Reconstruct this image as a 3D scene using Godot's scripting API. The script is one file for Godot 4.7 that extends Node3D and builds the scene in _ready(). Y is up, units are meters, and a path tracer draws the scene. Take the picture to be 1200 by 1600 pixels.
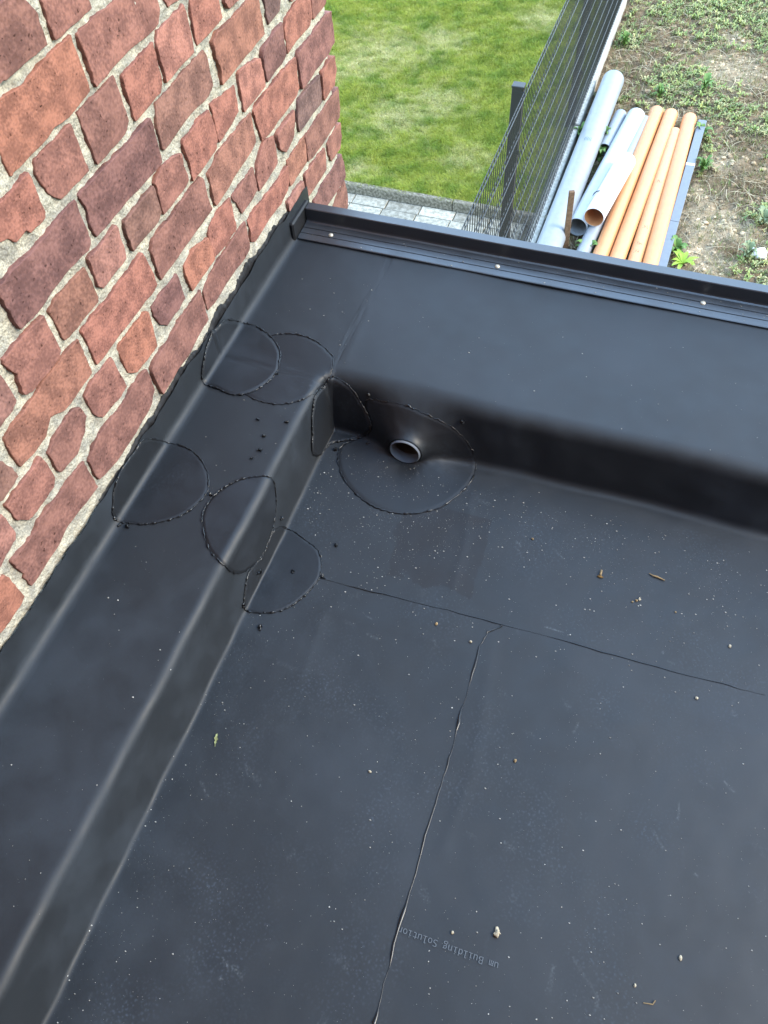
extends Node3D
# A corner of a flat rubber roof against an old brick wall, garden and stacked pipes below. Metres, y up,
# the top of the roof upstand is y = 0, the face of the brick wall is x = 0.

const DROP := 0.115        # height of the upstand above the roof floor
const GROUND := -3.15
var rng := RandomNumberGenerator.new()
var taken := {}
var noise_a := FastNoiseLite.new()
var noise_b := FastNoiseLite.new()
var M := {}

var brick_data := [
	[0,[-0.6996,0.6753,-0.7327,0.673,-0.7506,0.6584,-0.7575,0.6423,-0.7575,0.622,-0.7557,0.612,-0.7222,0.6118,-0.6876,0.6118,-0.6706,0.6144,-0.6575,0.6152]],
	[0,[-0.7734,0.6502,-0.7887,0.6523,-0.8491,0.6281,-0.8526,0.6072,-0.8289,0.607,-0.7928,0.607,-0.7718,0.6079,-0.7717,0.6229,-0.7717,0.6403]],
	[0,[-0.8117,0.5981,-0.8497,0.5983,-0.8935,0.5956,-0.917,0.5952,-0.9897,0.5656,-0.9897,0.5466,-0.9789,0.5328,-0.9416,0.5327,-0.8976,0.5359,-0.8505,0.5354,-0.8126,0.5348,-0.8115,0.5457,-0.8138,0.5652,-0.8115,0.5848]],
	[2,[-0.7999,0.6015,-0.8,0.5794,-0.8,0.5531,-0.7999,0.5384,-0.7616,0.5323,-0.7196,0.5346,-0.671,0.5309,-0.6331,0.5309,-0.6284,0.5311,-0.6283,0.547,-0.6287,0.5716,-0.6284,0.5991,-0.6546,0.6017,-0.6999,0.5966,-0.7587,0.6017,-0.7761,0.6017]],
	[0,[-0.7655,0.5282,-0.7968,0.5283,-0.8539,0.5276,-0.854,0.5176,-0.854,0.4915,-0.854,0.4684,-0.8383,0.4592,-0.8,0.4585,-0.7659,0.4599,-0.7667,0.4787,-0.7653,0.5032]],
	[0,[-0.8674,0.5217,-0.9092,0.5214,-0.9524,0.5217,-0.9525,0.5005,-0.9524,0.4722,-0.9415,0.4605,-0.9039,0.459,-0.8674,0.4591,-0.8672,0.4763,-0.8672,0.4987]],
	[1,[-0.9694,0.5287,-1.0022,0.5287,-1.045,0.5286,-1.048,0.5195,-1.048,0.4862,-1.0431,0.4652,-0.9962,0.4647,-0.9595,0.4648,-0.9594,0.4849,-0.9594,0.5187]],
	[0,[-0.6738,0.5248,-0.7118,0.5249,-0.7499,0.5247,-0.7501,0.5028,-0.7501,0.4802,-0.7499,0.4618,-0.7292,0.4616,-0.6869,0.462,-0.6715,0.4786,-0.6672,0.496,-0.6655,0.5114]],
	[3,[-0.7164,0.4503,-0.7389,0.4505,-0.7929,0.4489,-0.8441,0.4473,-0.8989,0.4492,-0.8991,0.4311,-0.8991,0.3959,-0.8989,0.3828,-0.8434,0.3827,-0.7973,0.385,-0.7507,0.3845,-0.7191,0.3858,-0.7162,0.4087,-0.7215,0.4276,-0.7162,0.4431]],
	[0,[-1.0091,0.5607,-1.0452,0.5461,-1.0369,0.5375,-1.0078,0.5401,-1.0033,0.5516]],
	[0,[-0.5802,0.5212,-0.5999,0.5195,-0.628,0.5212,-0.6533,0.5211,-0.6534,0.5077,-0.6534,0.4913,-0.6534,0.4686,-0.6481,0.4632,-0.6217,0.4632,-0.6134,0.4708,-0.5937,0.4686,-0.5846,0.4812,-0.5654,0.4885,-0.5654,0.5115]],
	[3,[-0.6737,0.4505,-0.7081,0.4497,-0.7082,0.4339,-0.7082,0.4086,-0.7082,0.3897,-0.6975,0.3818,-0.6521,0.3858,-0.6133,0.3866,-0.5732,0.3818,-0.5385,0.3864,-0.5354,0.3984,-0.5354,0.4198,-0.5354,0.4333,-0.5355,0.4503,-0.5453,0.4505,-0.5802,0.4501,-0.6119,0.4467,-0.6438,0.4471]],
	[1,[-0.69,0.3743,-0.7296,0.3743,-0.7633,0.3742,-0.7633,0.3559,-0.7634,0.3316,-0.7589,0.3207,-0.7221,0.3206,-0.6938,0.3206,-0.6863,0.3315,-0.6876,0.348,-0.6885,0.3648]],
	[4,[-0.7798,0.3676,-0.8187,0.3696,-0.863,0.3677,-0.8631,0.3507,-0.8629,0.3244,-0.8493,0.3182,-0.8084,0.3196,-0.7765,0.3198,-0.7758,0.3382,-0.7758,0.3559]],
	[2,[-0.5927,0.3676,-0.6074,0.3713,-0.6435,0.3713,-0.6792,0.3672,-0.6814,0.3432,-0.6814,0.3177,-0.6759,0.3118,-0.6503,0.3129,-0.623,0.3116,-0.5927,0.3175,-0.5943,0.3372,-0.5926,0.3567]],
	[0,[-0.6266,0.3045,-0.6545,0.3058,-0.6913,0.3024,-0.7387,0.3048,-0.7925,0.3055,-0.8004,0.2717,-0.8008,0.2429,-0.792,0.2406,-0.75,0.2406,-0.6994,0.2406,-0.6593,0.2406,-0.6266,0.2412,-0.6265,0.263,-0.6265,0.287]],
	[3,[-0.774,0.2199,-0.8044,0.2201,-0.8576,0.2175,-0.8578,0.1919,-0.8576,0.1681,-0.8359,0.1646,-0.7941,0.1646,-0.7805,0.179,-0.7738,0.2037]],
	[2,[-0.6757,0.2266,-0.709,0.2267,-0.7498,0.2267,-0.7654,0.2201,-0.7636,0.1909,-0.7551,0.1579,-0.7231,0.1572,-0.6931,0.1593,-0.6759,0.1752,-0.6755,0.1959]],
	[0,[-0.4954,0.378,-0.5211,0.3781,-0.555,0.3768,-0.5797,0.3722,-0.5798,0.3492,-0.5795,0.3144,-0.5682,0.3086,-0.5363,0.3085,-0.5092,0.3085,-0.497,0.3156,-0.4993,0.3325,-0.5023,0.3475,-0.4937,0.3703]],
	[2,[-0.615,0.3007,-0.6151,0.2804,-0.6151,0.2591,-0.6136,0.2385,-0.5808,0.2379,-0.5423,0.2377,-0.5153,0.2513,-0.4934,0.2374,-0.4647,0.2374,-0.4375,0.2415,-0.4374,0.2678,-0.4374,0.2869,-0.4414,0.297,-0.477,0.2991,-0.5281,0.3032,-0.5651,0.3038]],
	[0,[-0.6591,0.225,-0.661,0.1993,-0.6648,0.1592,-0.6453,0.1572,-0.6213,0.1595,-0.5944,0.1628,-0.584,0.18,-0.582,0.2008,-0.5821,0.2223,-0.6027,0.2282,-0.6375,0.2285]],
	[1,[-0.4763,0.3764,-0.4846,0.3643,-0.4846,0.3446,-0.4838,0.3196,-0.471,0.3141,-0.4566,0.3158,-0.4345,0.3142,-0.4354,0.3423]],
	[0,[-0.5346,0.2282,-0.551,0.2279,-0.5676,0.2177,-0.5688,0.1969,-0.5545,0.1787,-0.5259,0.1649,-0.4978,0.1687,-0.4834,0.1717,-0.4833,0.1951,-0.4835,0.2168,-0.5054,0.2247]],
	[0,[-0.7145,0.147,-0.7146,0.1247,-0.7145,0.103,-0.6873,0.0846,-0.649,0.0813,-0.6205,0.0791,-0.579,0.0791,-0.5341,0.0905,-0.534,0.1256,-0.5341,0.1366,-0.5521,0.144,-0.5742,0.1515,-0.6119,0.1464,-0.6568,0.1471,-0.6785,0.1516]],
	[4,[-0.4072,0.2868,-0.4204,0.2762,-0.4265,0.2564,-0.4264,0.2392,-0.418,0.2358,-0.4002,0.2353,-0.3888,0.2353,-0.3752,0.2427]],
	[0,[-0.471,0.2243,-0.474,0.2067,-0.4736,0.1754,-0.464,0.1659,-0.4358,0.1658,-0.4154,0.1658,-0.4038,0.1688,-0.39,0.1879,-0.3899,0.2104,-0.3901,0.2224,-0.4093,0.224,-0.4386,0.2244]],
	[0,[-0.5271,0.145,-0.5272,0.1262,-0.5272,0.0898,-0.5271,0.0842,-0.4965,0.0866,-0.4608,0.0911,-0.4417,0.0909,-0.4205,0.0859,-0.3992,0.0841,-0.3698,0.0842,-0.3482,0.0843,-0.348,0.1103,-0.3514,0.1167,-0.348,0.133,-0.3483,0.1376,-0.3482,0.1529,-0.3725,0.1483,-0.4015,0.146,-0.4176,0.153,-0.4533,0.1499,-0.4798,0.1464,-0.4981,0.1494]],
	[1,[-0.3793,0.2195,-0.3795,0.2022,-0.3794,0.1766,-0.3741,0.1689,-0.3572,0.1664,-0.3337,0.1619,-0.3197,0.1621,-0.3268,0.2003,-0.3506,0.2154]],
	[2,[-0.3294,0.1489,-0.3321,0.1351,-0.3316,0.1102,-0.332,0.0852,-0.3186,0.0819,-0.2947,0.0828,-0.2773,0.0843,-0.2585,0.0901,-0.2707,0.1455,-0.3003,0.149]],
	[0,[-0.8936,0.3785,-0.9224,0.3753,-0.9516,0.3639,-0.9489,0.3473,-0.9517,0.3214,-0.9409,0.3157,-0.9055,0.3156,-0.8688,0.3158,-0.8683,0.3337,-0.869,0.3528,-0.8684,0.3691]],
	[0,[-0.9847,0.3051,-0.9931,0.2937,-0.9919,0.2658,-0.9954,0.2441,-0.9953,0.2389,-0.9578,0.2387,-0.9131,0.2387,-0.868,0.2388,-0.8135,0.2397,-0.8133,0.2647,-0.8134,0.2947,-0.8276,0.3051,-0.8814,0.3033,-0.9322,0.3051]],
	[2,[-0.8777,0.2159,-0.9142,0.2205,-0.9633,0.208,-0.966,0.1782,-0.9659,0.1645,-0.9334,0.1637,-0.8798,0.1638,-0.8765,0.184,-0.8749,0.2001]],
	[0,[-0.922,0.1465,-0.975,0.1524,-1.0361,0.1533,-1.0846,0.1534,-1.0848,0.1278,-1.0847,0.0973,-1.0628,0.0929,-1.002,0.0953,-0.9432,0.0929,-0.9095,0.0976,-0.9094,0.1182,-0.9097,0.1357]],
	[0,[-0.9031,0.1472,-0.9033,0.1102,-0.9031,0.0836,-0.8733,0.0834,-0.8279,0.0755,-0.7821,0.0793,-0.728,0.077,-0.7231,0.1035,-0.7232,0.1383,-0.7428,0.1428,-0.7873,0.1429,-0.8368,0.1474]],
	[0,[-0.9735,0.2203,-0.9991,0.2267,-1.0542,0.2223,-1.0543,0.1952,-1.0542,0.1613,-1.0328,0.159,-0.9985,0.159,-0.9694,0.1637,-0.9666,0.1861,-0.9666,0.2106]],
	[0,[-1.0928,0.1487,-1.1467,0.1489,-1.2063,0.1437,-1.2744,0.1456,-1.2746,0.1188,-1.2631,0.1007,-1.229,0.0926,-1.1726,0.0954,-1.1104,0.0916,-1.0948,0.1025,-1.0983,0.1261]],
	[0,[-1.061,0.2196,-1.0969,0.2198,-1.1494,0.2192,-1.1484,0.1961,-1.1495,0.1746,-1.1257,0.1714,-1.0807,0.1715,-1.0726,0.1944,-1.0609,0.2139]],
	[0,[-1.0613,0.5213,-1.0744,0.5334,-1.1178,0.524,-1.1401,0.4937,-1.14,0.4702,-1.1245,0.467,-1.0891,0.467,-1.056,0.4671,-1.0558,0.4887]],
	[0,[-1.1577,0.5029,-1.2031,0.4851,-1.1987,0.4693,-1.162,0.4722,-1.1519,0.486]],
	[2,[-1.0981,0.4538,-1.1153,0.4593,-1.166,0.4565,-1.215,0.4578,-1.2636,0.4535,-1.2637,0.427,-1.2637,0.4028,-1.2636,0.3894,-1.2109,0.3893,-1.1471,0.3893,-1.0981,0.3895,-1.1029,0.4087,-1.098,0.4311]],
	[5,[-1.2803,0.4484,-1.3461,0.4211,-1.3318,0.3954,-1.2843,0.3931,-1.2812,0.413]],
	[4,[-0.9233,0.4556,-0.9634,0.454,-1.0115,0.4561,-1.0709,0.456,-1.0783,0.446,-1.0783,0.4222,-1.0782,0.3985,-1.0604,0.3923,-1.0062,0.3962,-0.9626,0.3942,-0.9117,0.391,-0.9116,0.4077,-0.9116,0.4258]],
	[1,[-1.157,0.3806,-1.1971,0.3762,-1.2329,0.3645,-1.2366,0.3434,-1.2368,0.3166,-1.2046,0.3157,-1.1521,0.3165,-1.1531,0.3424,-1.1516,0.3663]],
	[0,[-1.0583,0.3814,-1.0998,0.3746,-1.1407,0.3674,-1.1387,0.3461,-1.1369,0.3277,-1.0983,0.3192,-1.0583,0.3178,-1.0582,0.3443,-1.0581,0.368]],
	[3,[-1.2485,0.3719,-1.2957,0.378,-1.3326,0.377,-1.3301,0.3547,-1.3326,0.3223,-1.3097,0.3177,-1.2469,0.3179,-1.2439,0.3374,-1.2419,0.3622]],
	[0,[-0.9634,0.3795,-1.0074,0.3795,-1.0478,0.3781,-1.0543,0.3504,-1.0543,0.3242,-1.041,0.3136,-0.9952,0.3122,-0.9613,0.3125,-0.9635,0.3426,-0.9593,0.3717]],
	[0,[-1.3512,0.3735,-1.387,0.381,-1.4344,0.381,-1.458,0.3671,-1.4586,0.3286,-1.4389,0.3187,-1.3823,0.3222,-1.3412,0.3188,-1.341,0.3426,-1.341,0.3626]],
	[0,[-1.4695,0.3683,-1.538,0.341,-1.5226,0.3229,-1.4626,0.323,-1.4613,0.3431]],
	[0,[-1.1809,0.3054,-1.2383,0.307,-1.3051,0.307,-1.3694,0.3008,-1.3681,0.2749,-1.3694,0.2435,-1.3468,0.2367,-1.2859,0.2367,-1.2232,0.2367,-1.1947,0.2424,-1.1857,0.2724,-1.1807,0.2947]],
	[4,[-1.0069,0.2949,-1.047,0.3072,-1.0982,0.307,-1.1748,0.3053,-1.175,0.2764,-1.1749,0.2517,-1.1467,0.2459,-1.0955,0.2439,-1.0383,0.2378,-1.0053,0.2379,-1.004,0.2524,-1.004,0.2792]],
	[3,[-1.3753,0.3049,-1.4279,0.304,-1.5168,0.3078,-1.5504,0.2997,-1.5505,0.2758,-1.5504,0.2426,-1.5142,0.2369,-1.4422,0.2382,-1.3753,0.237,-1.3752,0.2673]],
	[5,[-1.3525,0.2286,-1.4066,0.2284,-1.4631,0.2207,-1.4633,0.192,-1.4631,0.1672,-1.4139,0.1688,-1.3424,0.1721,-1.342,0.2032]],
	[0,[-1.252,0.2224,-1.3032,0.2225,-1.3333,0.2223,-1.3287,0.1951,-1.3161,0.176,-1.2758,0.1702,-1.2523,0.1905,-1.2489,0.2103]],
	[0,[-1.4699,0.2237,-1.5154,0.226,-1.543,0.2194,-1.5469,0.191,-1.5338,0.1647,-1.4717,0.1648,-1.4698,0.1879]],
	[0,[-1.1608,0.2157,-1.1997,0.2387,-1.2401,0.2249,-1.2421,0.198,-1.2419,0.1714,-1.201,0.1682,-1.1534,0.1684,-1.1528,0.1921]],
	[0,[-1.3664,0.1512,-1.4322,0.1509,-1.5198,0.1527,-1.5516,0.1515,-1.5517,0.1151,-1.5468,0.0878,-1.4696,0.0869,-1.3939,0.0906,-1.3663,0.097,-1.3662,0.1271]],
	[0,[-1.4688,0.076,-1.5141,0.08,-1.5495,0.0752,-1.5496,0.0444,-1.5374,0.0231,-1.4792,0.0261,-1.4686,0.0514]],
	[2,[-1.2803,0.1526,-1.3346,0.1536,-1.3662,0.1518,-1.3663,0.1239,-1.3595,0.0998,-1.316,0.0988,-1.2734,0.0989,-1.2733,0.1295]],
	[0,[-1.3415,0.082,-1.3959,0.0821,-1.4524,0.0743,-1.4542,0.0458,-1.4512,0.0258,-1.3973,0.0251,-1.3415,0.03,-1.3413,0.0618]],
	[3,[-1.3714,0.0037,-1.4177,0.0111,-1.4672,0.0085,-1.5389,0.009,-1.5482,-0.0271,-1.5481,-0.0548,-1.493,-0.0531,-1.422,-0.0481,-1.3714,-0.0278]],
	[0,[-1.4538,-0.0779,-1.4991,-0.0598,-1.5432,-0.0619,-1.5529,-0.0995,-1.5456,-0.1328,-1.4799,-0.1329]],
	[1,[-1.2526,0.0816,-1.3018,0.0815,-1.3327,0.0755,-1.3339,0.0478,-1.3301,0.0352,-1.2883,0.041,-1.2525,0.0584]]]
var far_brick_data := [-1.55,-0.21,0.178,0.063,-1.361,-0.21,0.178,0.063,-1.459,-0.135,0.087,0.063,-1.361,-0.135,0.087,0.063,-1.361,-0.061,0.178,0.063,-0.227,0.086,0.178,0.063,-0.038,0.086,0.178,0.063,0.151,0.086,0.178,0.063,0.34,0.086,0.178,0.063,0.529,0.086,0.178,0.063,-0.283,0.163,0.087,0.063,-0.185,0.163,0.087,0.063,-0.087,0.163,0.087,0.063,0.011,0.163,0.087,0.063,0.109,0.163,0.087,0.063,0.207,0.163,0.087,0.063,0.305,0.163,0.087,0.063,0.403,0.163,0.087,0.063,0.501,0.163,0.087,0.063,-0.227,0.239,0.178,0.063,-0.038,0.239,0.178,0.063,0.151,0.239,0.178,0.063,0.34,0.239,0.178,0.063,0.529,0.239,0.178,0.063,-0.381,0.315,0.087,0.063,-0.283,0.315,0.087,0.063,-0.185,0.315,0.087,0.063,-0.087,0.315,0.087,0.063,0.011,0.315,0.087,0.063,0.109,0.315,0.087,0.063,0.207,0.315,0.087,0.063,0.305,0.315,0.087,0.063,0.403,0.315,0.087,0.063,0.501,0.315,0.087,0.063,-1.55,0.389,0.178,0.063,-0.416,0.389,0.178,0.063,-0.227,0.389,0.178,0.063,-0.038,0.389,0.178,0.063,0.151,0.389,0.178,0.063,0.34,0.389,0.178,0.063,0.529,0.389,0.178,0.063,-1.55,0.463,0.08,0.063,-1.459,0.463,0.087,0.063,-1.361,0.463,0.087,0.063,-0.479,0.463,0.087,0.063,-0.381,0.463,0.087,0.063,-0.283,0.463,0.087,0.063,-0.185,0.463,0.087,0.063,-0.087,0.463,0.087,0.063,0.011,0.463,0.087,0.063,0.109,0.463,0.087,0.063,0.207,0.463,0.087,0.063,0.305,0.463,0.087,0.063,0.403,0.463,0.087,0.063,0.501,0.463,0.087,0.063,-1.55,0.536,0.178,0.063,-1.361,0.536,0.178,0.063,-0.605,0.536,0.178,0.063,-0.416,0.536,0.178,0.063,-0.227,0.536,0.178,0.063,-0.038,0.536,0.178,0.063,0.151,0.536,0.178,0.063,0.34,0.536,0.178,0.063,0.529,0.536,0.178,0.063,-1.55,0.611,0.08,0.063,-1.459,0.611,0.087,0.063,-1.361,0.611,0.087,0.063,-1.263,0.611,0.087,0.063,-1.165,0.611,0.087,0.063,-1.067,0.611,0.087,0.063,-0.969,0.611,0.087,0.063,-0.577,0.611,0.087,0.063,-0.479,0.611,0.087,0.063,-0.381,0.611,0.087,0.063,-0.283,0.611,0.087,0.063,-0.185,0.611,0.087,0.063,-0.087,0.611,0.087,0.063,0.011,0.611,0.087,0.063,0.109,0.611,0.087,0.063,0.207,0.611,0.087,0.063,0.305,0.611,0.087,0.063,0.403,0.611,0.087,0.063,0.501,0.611,0.087,0.063,-1.55,0.685,0.178,0.063,-1.361,0.685,0.178,0.063,-1.172,0.685,0.178,0.063,-0.983,0.685,0.178,0.063,-0.794,0.685,0.178,0.063,-0.605,0.685,0.178,0.063,-0.416,0.685,0.178,0.063,-0.227,0.685,0.178,0.063,-0.038,0.685,0.178,0.063,0.151,0.685,0.178,0.063,0.34,0.685,0.178,0.063,0.529,0.685,0.178,0.063,-1.55,0.76,0.08,0.063,-1.459,0.76,0.087,0.063,-1.361,0.76,0.087,0.063,-1.263,0.76,0.087,0.063,-1.165,0.76,0.087,0.063,-1.067,0.76,0.087,0.063,-0.969,0.76,0.087,0.063,-0.871,0.76,0.087,0.063,-0.773,0.76,0.087,0.063,-0.675,0.76,0.087,0.063,-0.577,0.76,0.087,0.063,-0.479,0.76,0.087,0.063,-0.381,0.76,0.087,0.063,-0.283,0.76,0.087,0.063,-0.185,0.76,0.087,0.063,-0.087,0.76,0.087,0.063,0.011,0.76,0.087,0.063,0.109,0.76,0.087,0.063,0.207,0.76,0.087,0.063,0.305,0.76,0.087,0.063,0.403,0.76,0.087,0.063,0.501,0.76,0.087,0.063,-1.55,0.835,0.178,0.063,-1.361,0.835,0.178,0.063,-1.172,0.835,0.178,0.063,-0.983,0.835,0.178,0.063,-0.794,0.835,0.178,0.063,-0.605,0.835,0.178,0.063,-0.416,0.835,0.178,0.063,-0.227,0.835,0.178,0.063,-0.038,0.835,0.178,0.063,0.151,0.835,0.178,0.063,0.34,0.835,0.178,0.063,0.529,0.835,0.178,0.063,-1.55,0.91,0.08,0.063,-1.459,0.91,0.087,0.063,-1.361,0.91,0.087,0.063,-1.263,0.91,0.087,0.063,-1.165,0.91,0.087,0.063,-1.067,0.91,0.087,0.063,-0.969,0.91,0.087,0.063,-0.871,0.91,0.087,0.063,-0.773,0.91,0.087,0.063,-0.675,0.91,0.087,0.063,-0.577,0.91,0.087,0.063,-0.479,0.91,0.087,0.063,-0.381,0.91,0.087,0.063,-0.283,0.91,0.087,0.063,-0.185,0.91,0.087,0.063,-0.087,0.91,0.087,0.063,0.011,0.91,0.087,0.063,0.109,0.91,0.087,0.063,0.207,0.91,0.087,0.063,0.305,0.91,0.087,0.063,0.403,0.91,0.087,0.063,0.501,0.91,0.087,0.063,-1.55,0.985,0.178,0.063,-1.361,0.985,0.178,0.063,-1.172,0.985,0.178,0.063,-0.983,0.985,0.178,0.063,-0.794,0.985,0.178,0.063,-0.605,0.985,0.178,0.063,-0.416,0.985,0.178,0.063,-0.227,0.985,0.178,0.063,-0.038,0.985,0.178,0.063,0.151,0.985,0.178,0.063,0.34,0.985,0.178,0.063,0.529,0.985,0.178,0.063,-1.55,1.06,0.08,0.063,-1.459,1.06,0.087,0.063,-1.361,1.06,0.087,0.063,-1.263,1.06,0.087,0.063,-1.165,1.06,0.087,0.063,-1.067,1.06,0.087,0.063,-0.969,1.06,0.087,0.063,-0.871,1.06,0.087,0.063,-0.773,1.06,0.087,0.063,-0.675,1.06,0.087,0.063,-0.577,1.06,0.087,0.063,-0.479,1.06,0.087,0.063,-0.381,1.06,0.087,0.063,-0.283,1.06,0.087,0.063,-0.185,1.06,0.087,0.063,-0.087,1.06,0.087,0.063,0.011,1.06,0.087,0.063,0.109,1.06,0.087,0.063,0.207,1.06,0.087,0.063,0.305,1.06,0.087,0.063,0.403,1.06,0.087,0.063,0.501,1.06,0.087,0.063]
var outline_p2 := [0.1281,0.3828,0.1358,0.3785,0.144,0.3749,0.1525,0.372,0.1613,0.3701,0.1705,0.3692,0.1799,0.3693,0.1895,0.3703,0.1992,0.3721,0.2088,0.3747,0.2185,0.3783,0.2279,0.3833,0.2371,0.3896,0.2485,0.3974,0.2673,0.4065,0.2927,0.4165,0.3128,0.4269,0.317,0.4378,0.3071,0.4519,0.2911,0.4741,0.2758,0.5047,0.2645,0.5355,0.2576,0.5579,0.2528,0.5718,0.2484,0.582,0.2436,0.5904,0.2379,0.5971,0.2315,0.6025,0.2246,0.6073,0.2175,0.6115,0.21,0.6149,0.2019,0.6171,0.1934,0.6183,0.1846,0.6188,0.1757,0.6188,0.1666,0.6182,0.1575,0.6167,0.1482,0.6138,0.1388,0.6097,0.1295,0.6046,0.1205,0.5986,0.1119,0.5913,0.1042,0.5828,0.0976,0.5729,0.0923,0.5603,0.0883,0.5398,0.0856,0.5079,0.0842,0.4724,0.0843,0.4455,0.0862,0.43,0.0899,0.4202,0.0949,0.4124,0.1007,0.4055,0.107,0.3991,0.1137,0.3932,0.1207,0.3877]
var outline_p1 := [0.0117,0.4146,0.0218,0.4026,0.0338,0.3915,0.0459,0.3816,0.0565,0.3742,0.0657,0.3702,0.0745,0.3693,0.0836,0.3704,0.0929,0.3727,0.1023,0.3758,0.1116,0.3797,0.1208,0.3843,0.1298,0.39,0.1384,0.3966,0.1466,0.4041,0.154,0.4125,0.1604,0.4219,0.1653,0.4339,0.1689,0.453,0.1713,0.4824,0.1726,0.5163,0.1726,0.5435,0.1712,0.5599,0.1687,0.5698,0.1654,0.5779,0.1618,0.5855,0.1577,0.5927,0.1532,0.5994,0.1481,0.6054,0.1424,0.6106,0.1361,0.615,0.1291,0.6183,0.1215,0.6204,0.1134,0.6208,0.1048,0.6198,0.0961,0.6179,0.0872,0.6161,0.0785,0.6148,0.07,0.6139,0.0619,0.6131,0.054,0.6118,0.0463,0.6094,0.039,0.6059,0.0325,0.6015,0.0266,0.5964,0.0214,0.5907,0.017,0.5844,0.0131,0.5775,0.0099,0.5701,0.007,0.562,0.0041,0.5508,0.0017,0.5314,0.0004,0.502,0.0003,0.4701,0.0015,0.4449,0.005,0.4278]
var outline_p3 := [0.0046,0.7961,0.0118,0.786,0.0221,0.7757,0.0343,0.7662,0.0466,0.7585,0.0577,0.7531,0.0675,0.7504,0.077,0.7496,0.0867,0.7502,0.0966,0.7517,0.1065,0.7543,0.1163,0.7583,0.1258,0.7636,0.1349,0.7699,0.1434,0.7771,0.1511,0.7851,0.1578,0.7939,0.1634,0.8032,0.1676,0.8129,0.1699,0.8225,0.17,0.8317,0.1683,0.8405,0.1657,0.8488,0.1625,0.8568,0.1589,0.8645,0.1548,0.8717,0.1499,0.8783,0.1442,0.8841,0.1379,0.8892,0.1313,0.894,0.1245,0.8984,0.1174,0.9026,0.1101,0.9064,0.1024,0.9096,0.0944,0.912,0.0859,0.9139,0.0774,0.9153,0.0688,0.9168,0.0602,0.9184,0.0512,0.9192,0.0422,0.9177,0.034,0.9139,0.027,0.9087,0.0206,0.903,0.0146,0.8971,0.009,0.8909,0.0044,0.8843,0.0014,0.8769,0.0002,0.8688,0,0.8601,0,0.8511,0,0.842,0,0.8328,0,0.8236,0.0001,0.8145,0.0011,0.8055]
var outline_p5 := [0.3509,0.7898,0.3621,0.7848,0.3721,0.7842,0.3808,0.7863,0.3892,0.7893,0.3976,0.7923,0.4059,0.7955,0.4141,0.7986,0.4223,0.8017,0.4301,0.8055,0.437,0.8108,0.4427,0.8177,0.4472,0.8255,0.4509,0.8338,0.4537,0.8422,0.4554,0.8507,0.4557,0.8591,0.4548,0.8672,0.4528,0.8751,0.4503,0.8826,0.4475,0.89,0.4443,0.8971,0.4409,0.904,0.4372,0.9107,0.4333,0.9172,0.4289,0.9233,0.4238,0.9287,0.4181,0.9334,0.4119,0.9374,0.4052,0.9408,0.3983,0.9436,0.3911,0.9459,0.3837,0.9476,0.3761,0.9489,0.3684,0.9495,0.3608,0.9488,0.3536,0.9458,0.3473,0.9411,0.3417,0.9357,0.3366,0.93,0.3317,0.9242,0.3273,0.9181,0.3237,0.9117,0.3224,0.9044,0.3239,0.896,0.3269,0.8871,0.3291,0.8782,0.3303,0.8695,0.3308,0.8609,0.3312,0.8523,0.3313,0.8437,0.3311,0.8353,0.3309,0.8267,0.3314,0.8179,0.3342,0.8084,0.3407,0.7985]
var outline_p4 := [0.182,0.8336,0.184,0.8256,0.1866,0.8181,0.1901,0.8109,0.1941,0.8042,0.1986,0.7977,0.2034,0.7916,0.2088,0.786,0.2149,0.7812,0.2215,0.7773,0.2285,0.7737,0.2355,0.7702,0.2426,0.7666,0.25,0.7635,0.2582,0.7623,0.2668,0.7634,0.2753,0.7664,0.2833,0.7703,0.2909,0.7746,0.298,0.7794,0.3045,0.7847,0.31,0.7907,0.3149,0.7972,0.3194,0.8039,0.3236,0.8107,0.3273,0.8179,0.3302,0.8255,0.3323,0.8335,0.3337,0.8418,0.3346,0.8503,0.3348,0.859,0.3342,0.8679,0.3315,0.8773,0.3264,0.8871,0.3198,0.8971,0.3129,0.907,0.3049,0.9164,0.2945,0.9245,0.282,0.9308,0.2692,0.9348,0.2581,0.9365,0.2491,0.9357,0.2415,0.933,0.2341,0.929,0.2267,0.9244,0.2196,0.9191,0.2131,0.913,0.2072,0.9061,0.2017,0.8988,0.1964,0.8912,0.1912,0.8835,0.1866,0.8756,0.1831,0.8673,0.181,0.8587,0.1802,0.8501,0.1807,0.8418]
var outline_p7 := [0.4221,0.4749,0.4299,0.4668,0.4425,0.4615,0.4562,0.457,0.4696,0.4529,0.483,0.4497,0.4963,0.4482,0.5096,0.4485,0.5226,0.4503,0.5354,0.4531,0.5479,0.4569,0.56,0.4616,0.5718,0.4672,0.5833,0.4737,0.5941,0.4813,0.6042,0.4904,0.6135,0.5008,0.6219,0.5124,0.6292,0.5252,0.635,0.539,0.639,0.5536,0.641,0.5686,0.6405,0.584,0.6374,0.5991,0.6327,0.6135,0.6268,0.6271,0.6201,0.6398,0.6124,0.6516,0.6037,0.6621,0.5939,0.6711,0.5833,0.6787,0.572,0.6851,0.5602,0.6904,0.548,0.6943,0.5353,0.6969,0.5223,0.6981,0.509,0.6978,0.4956,0.696,0.4822,0.6925,0.4689,0.6872,0.4558,0.6804,0.443,0.6723,0.4307,0.6627,0.4192,0.6515,0.4089,0.6386,0.3999,0.6243,0.3933,0.6092,0.3912,0.5947,0.3952,0.5825,0.403,0.5716,0.411,0.5599,0.418,0.5464,0.4236,0.5311,0.4261,0.5152,0.4246,0.5,0.4214,0.4863]
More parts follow.
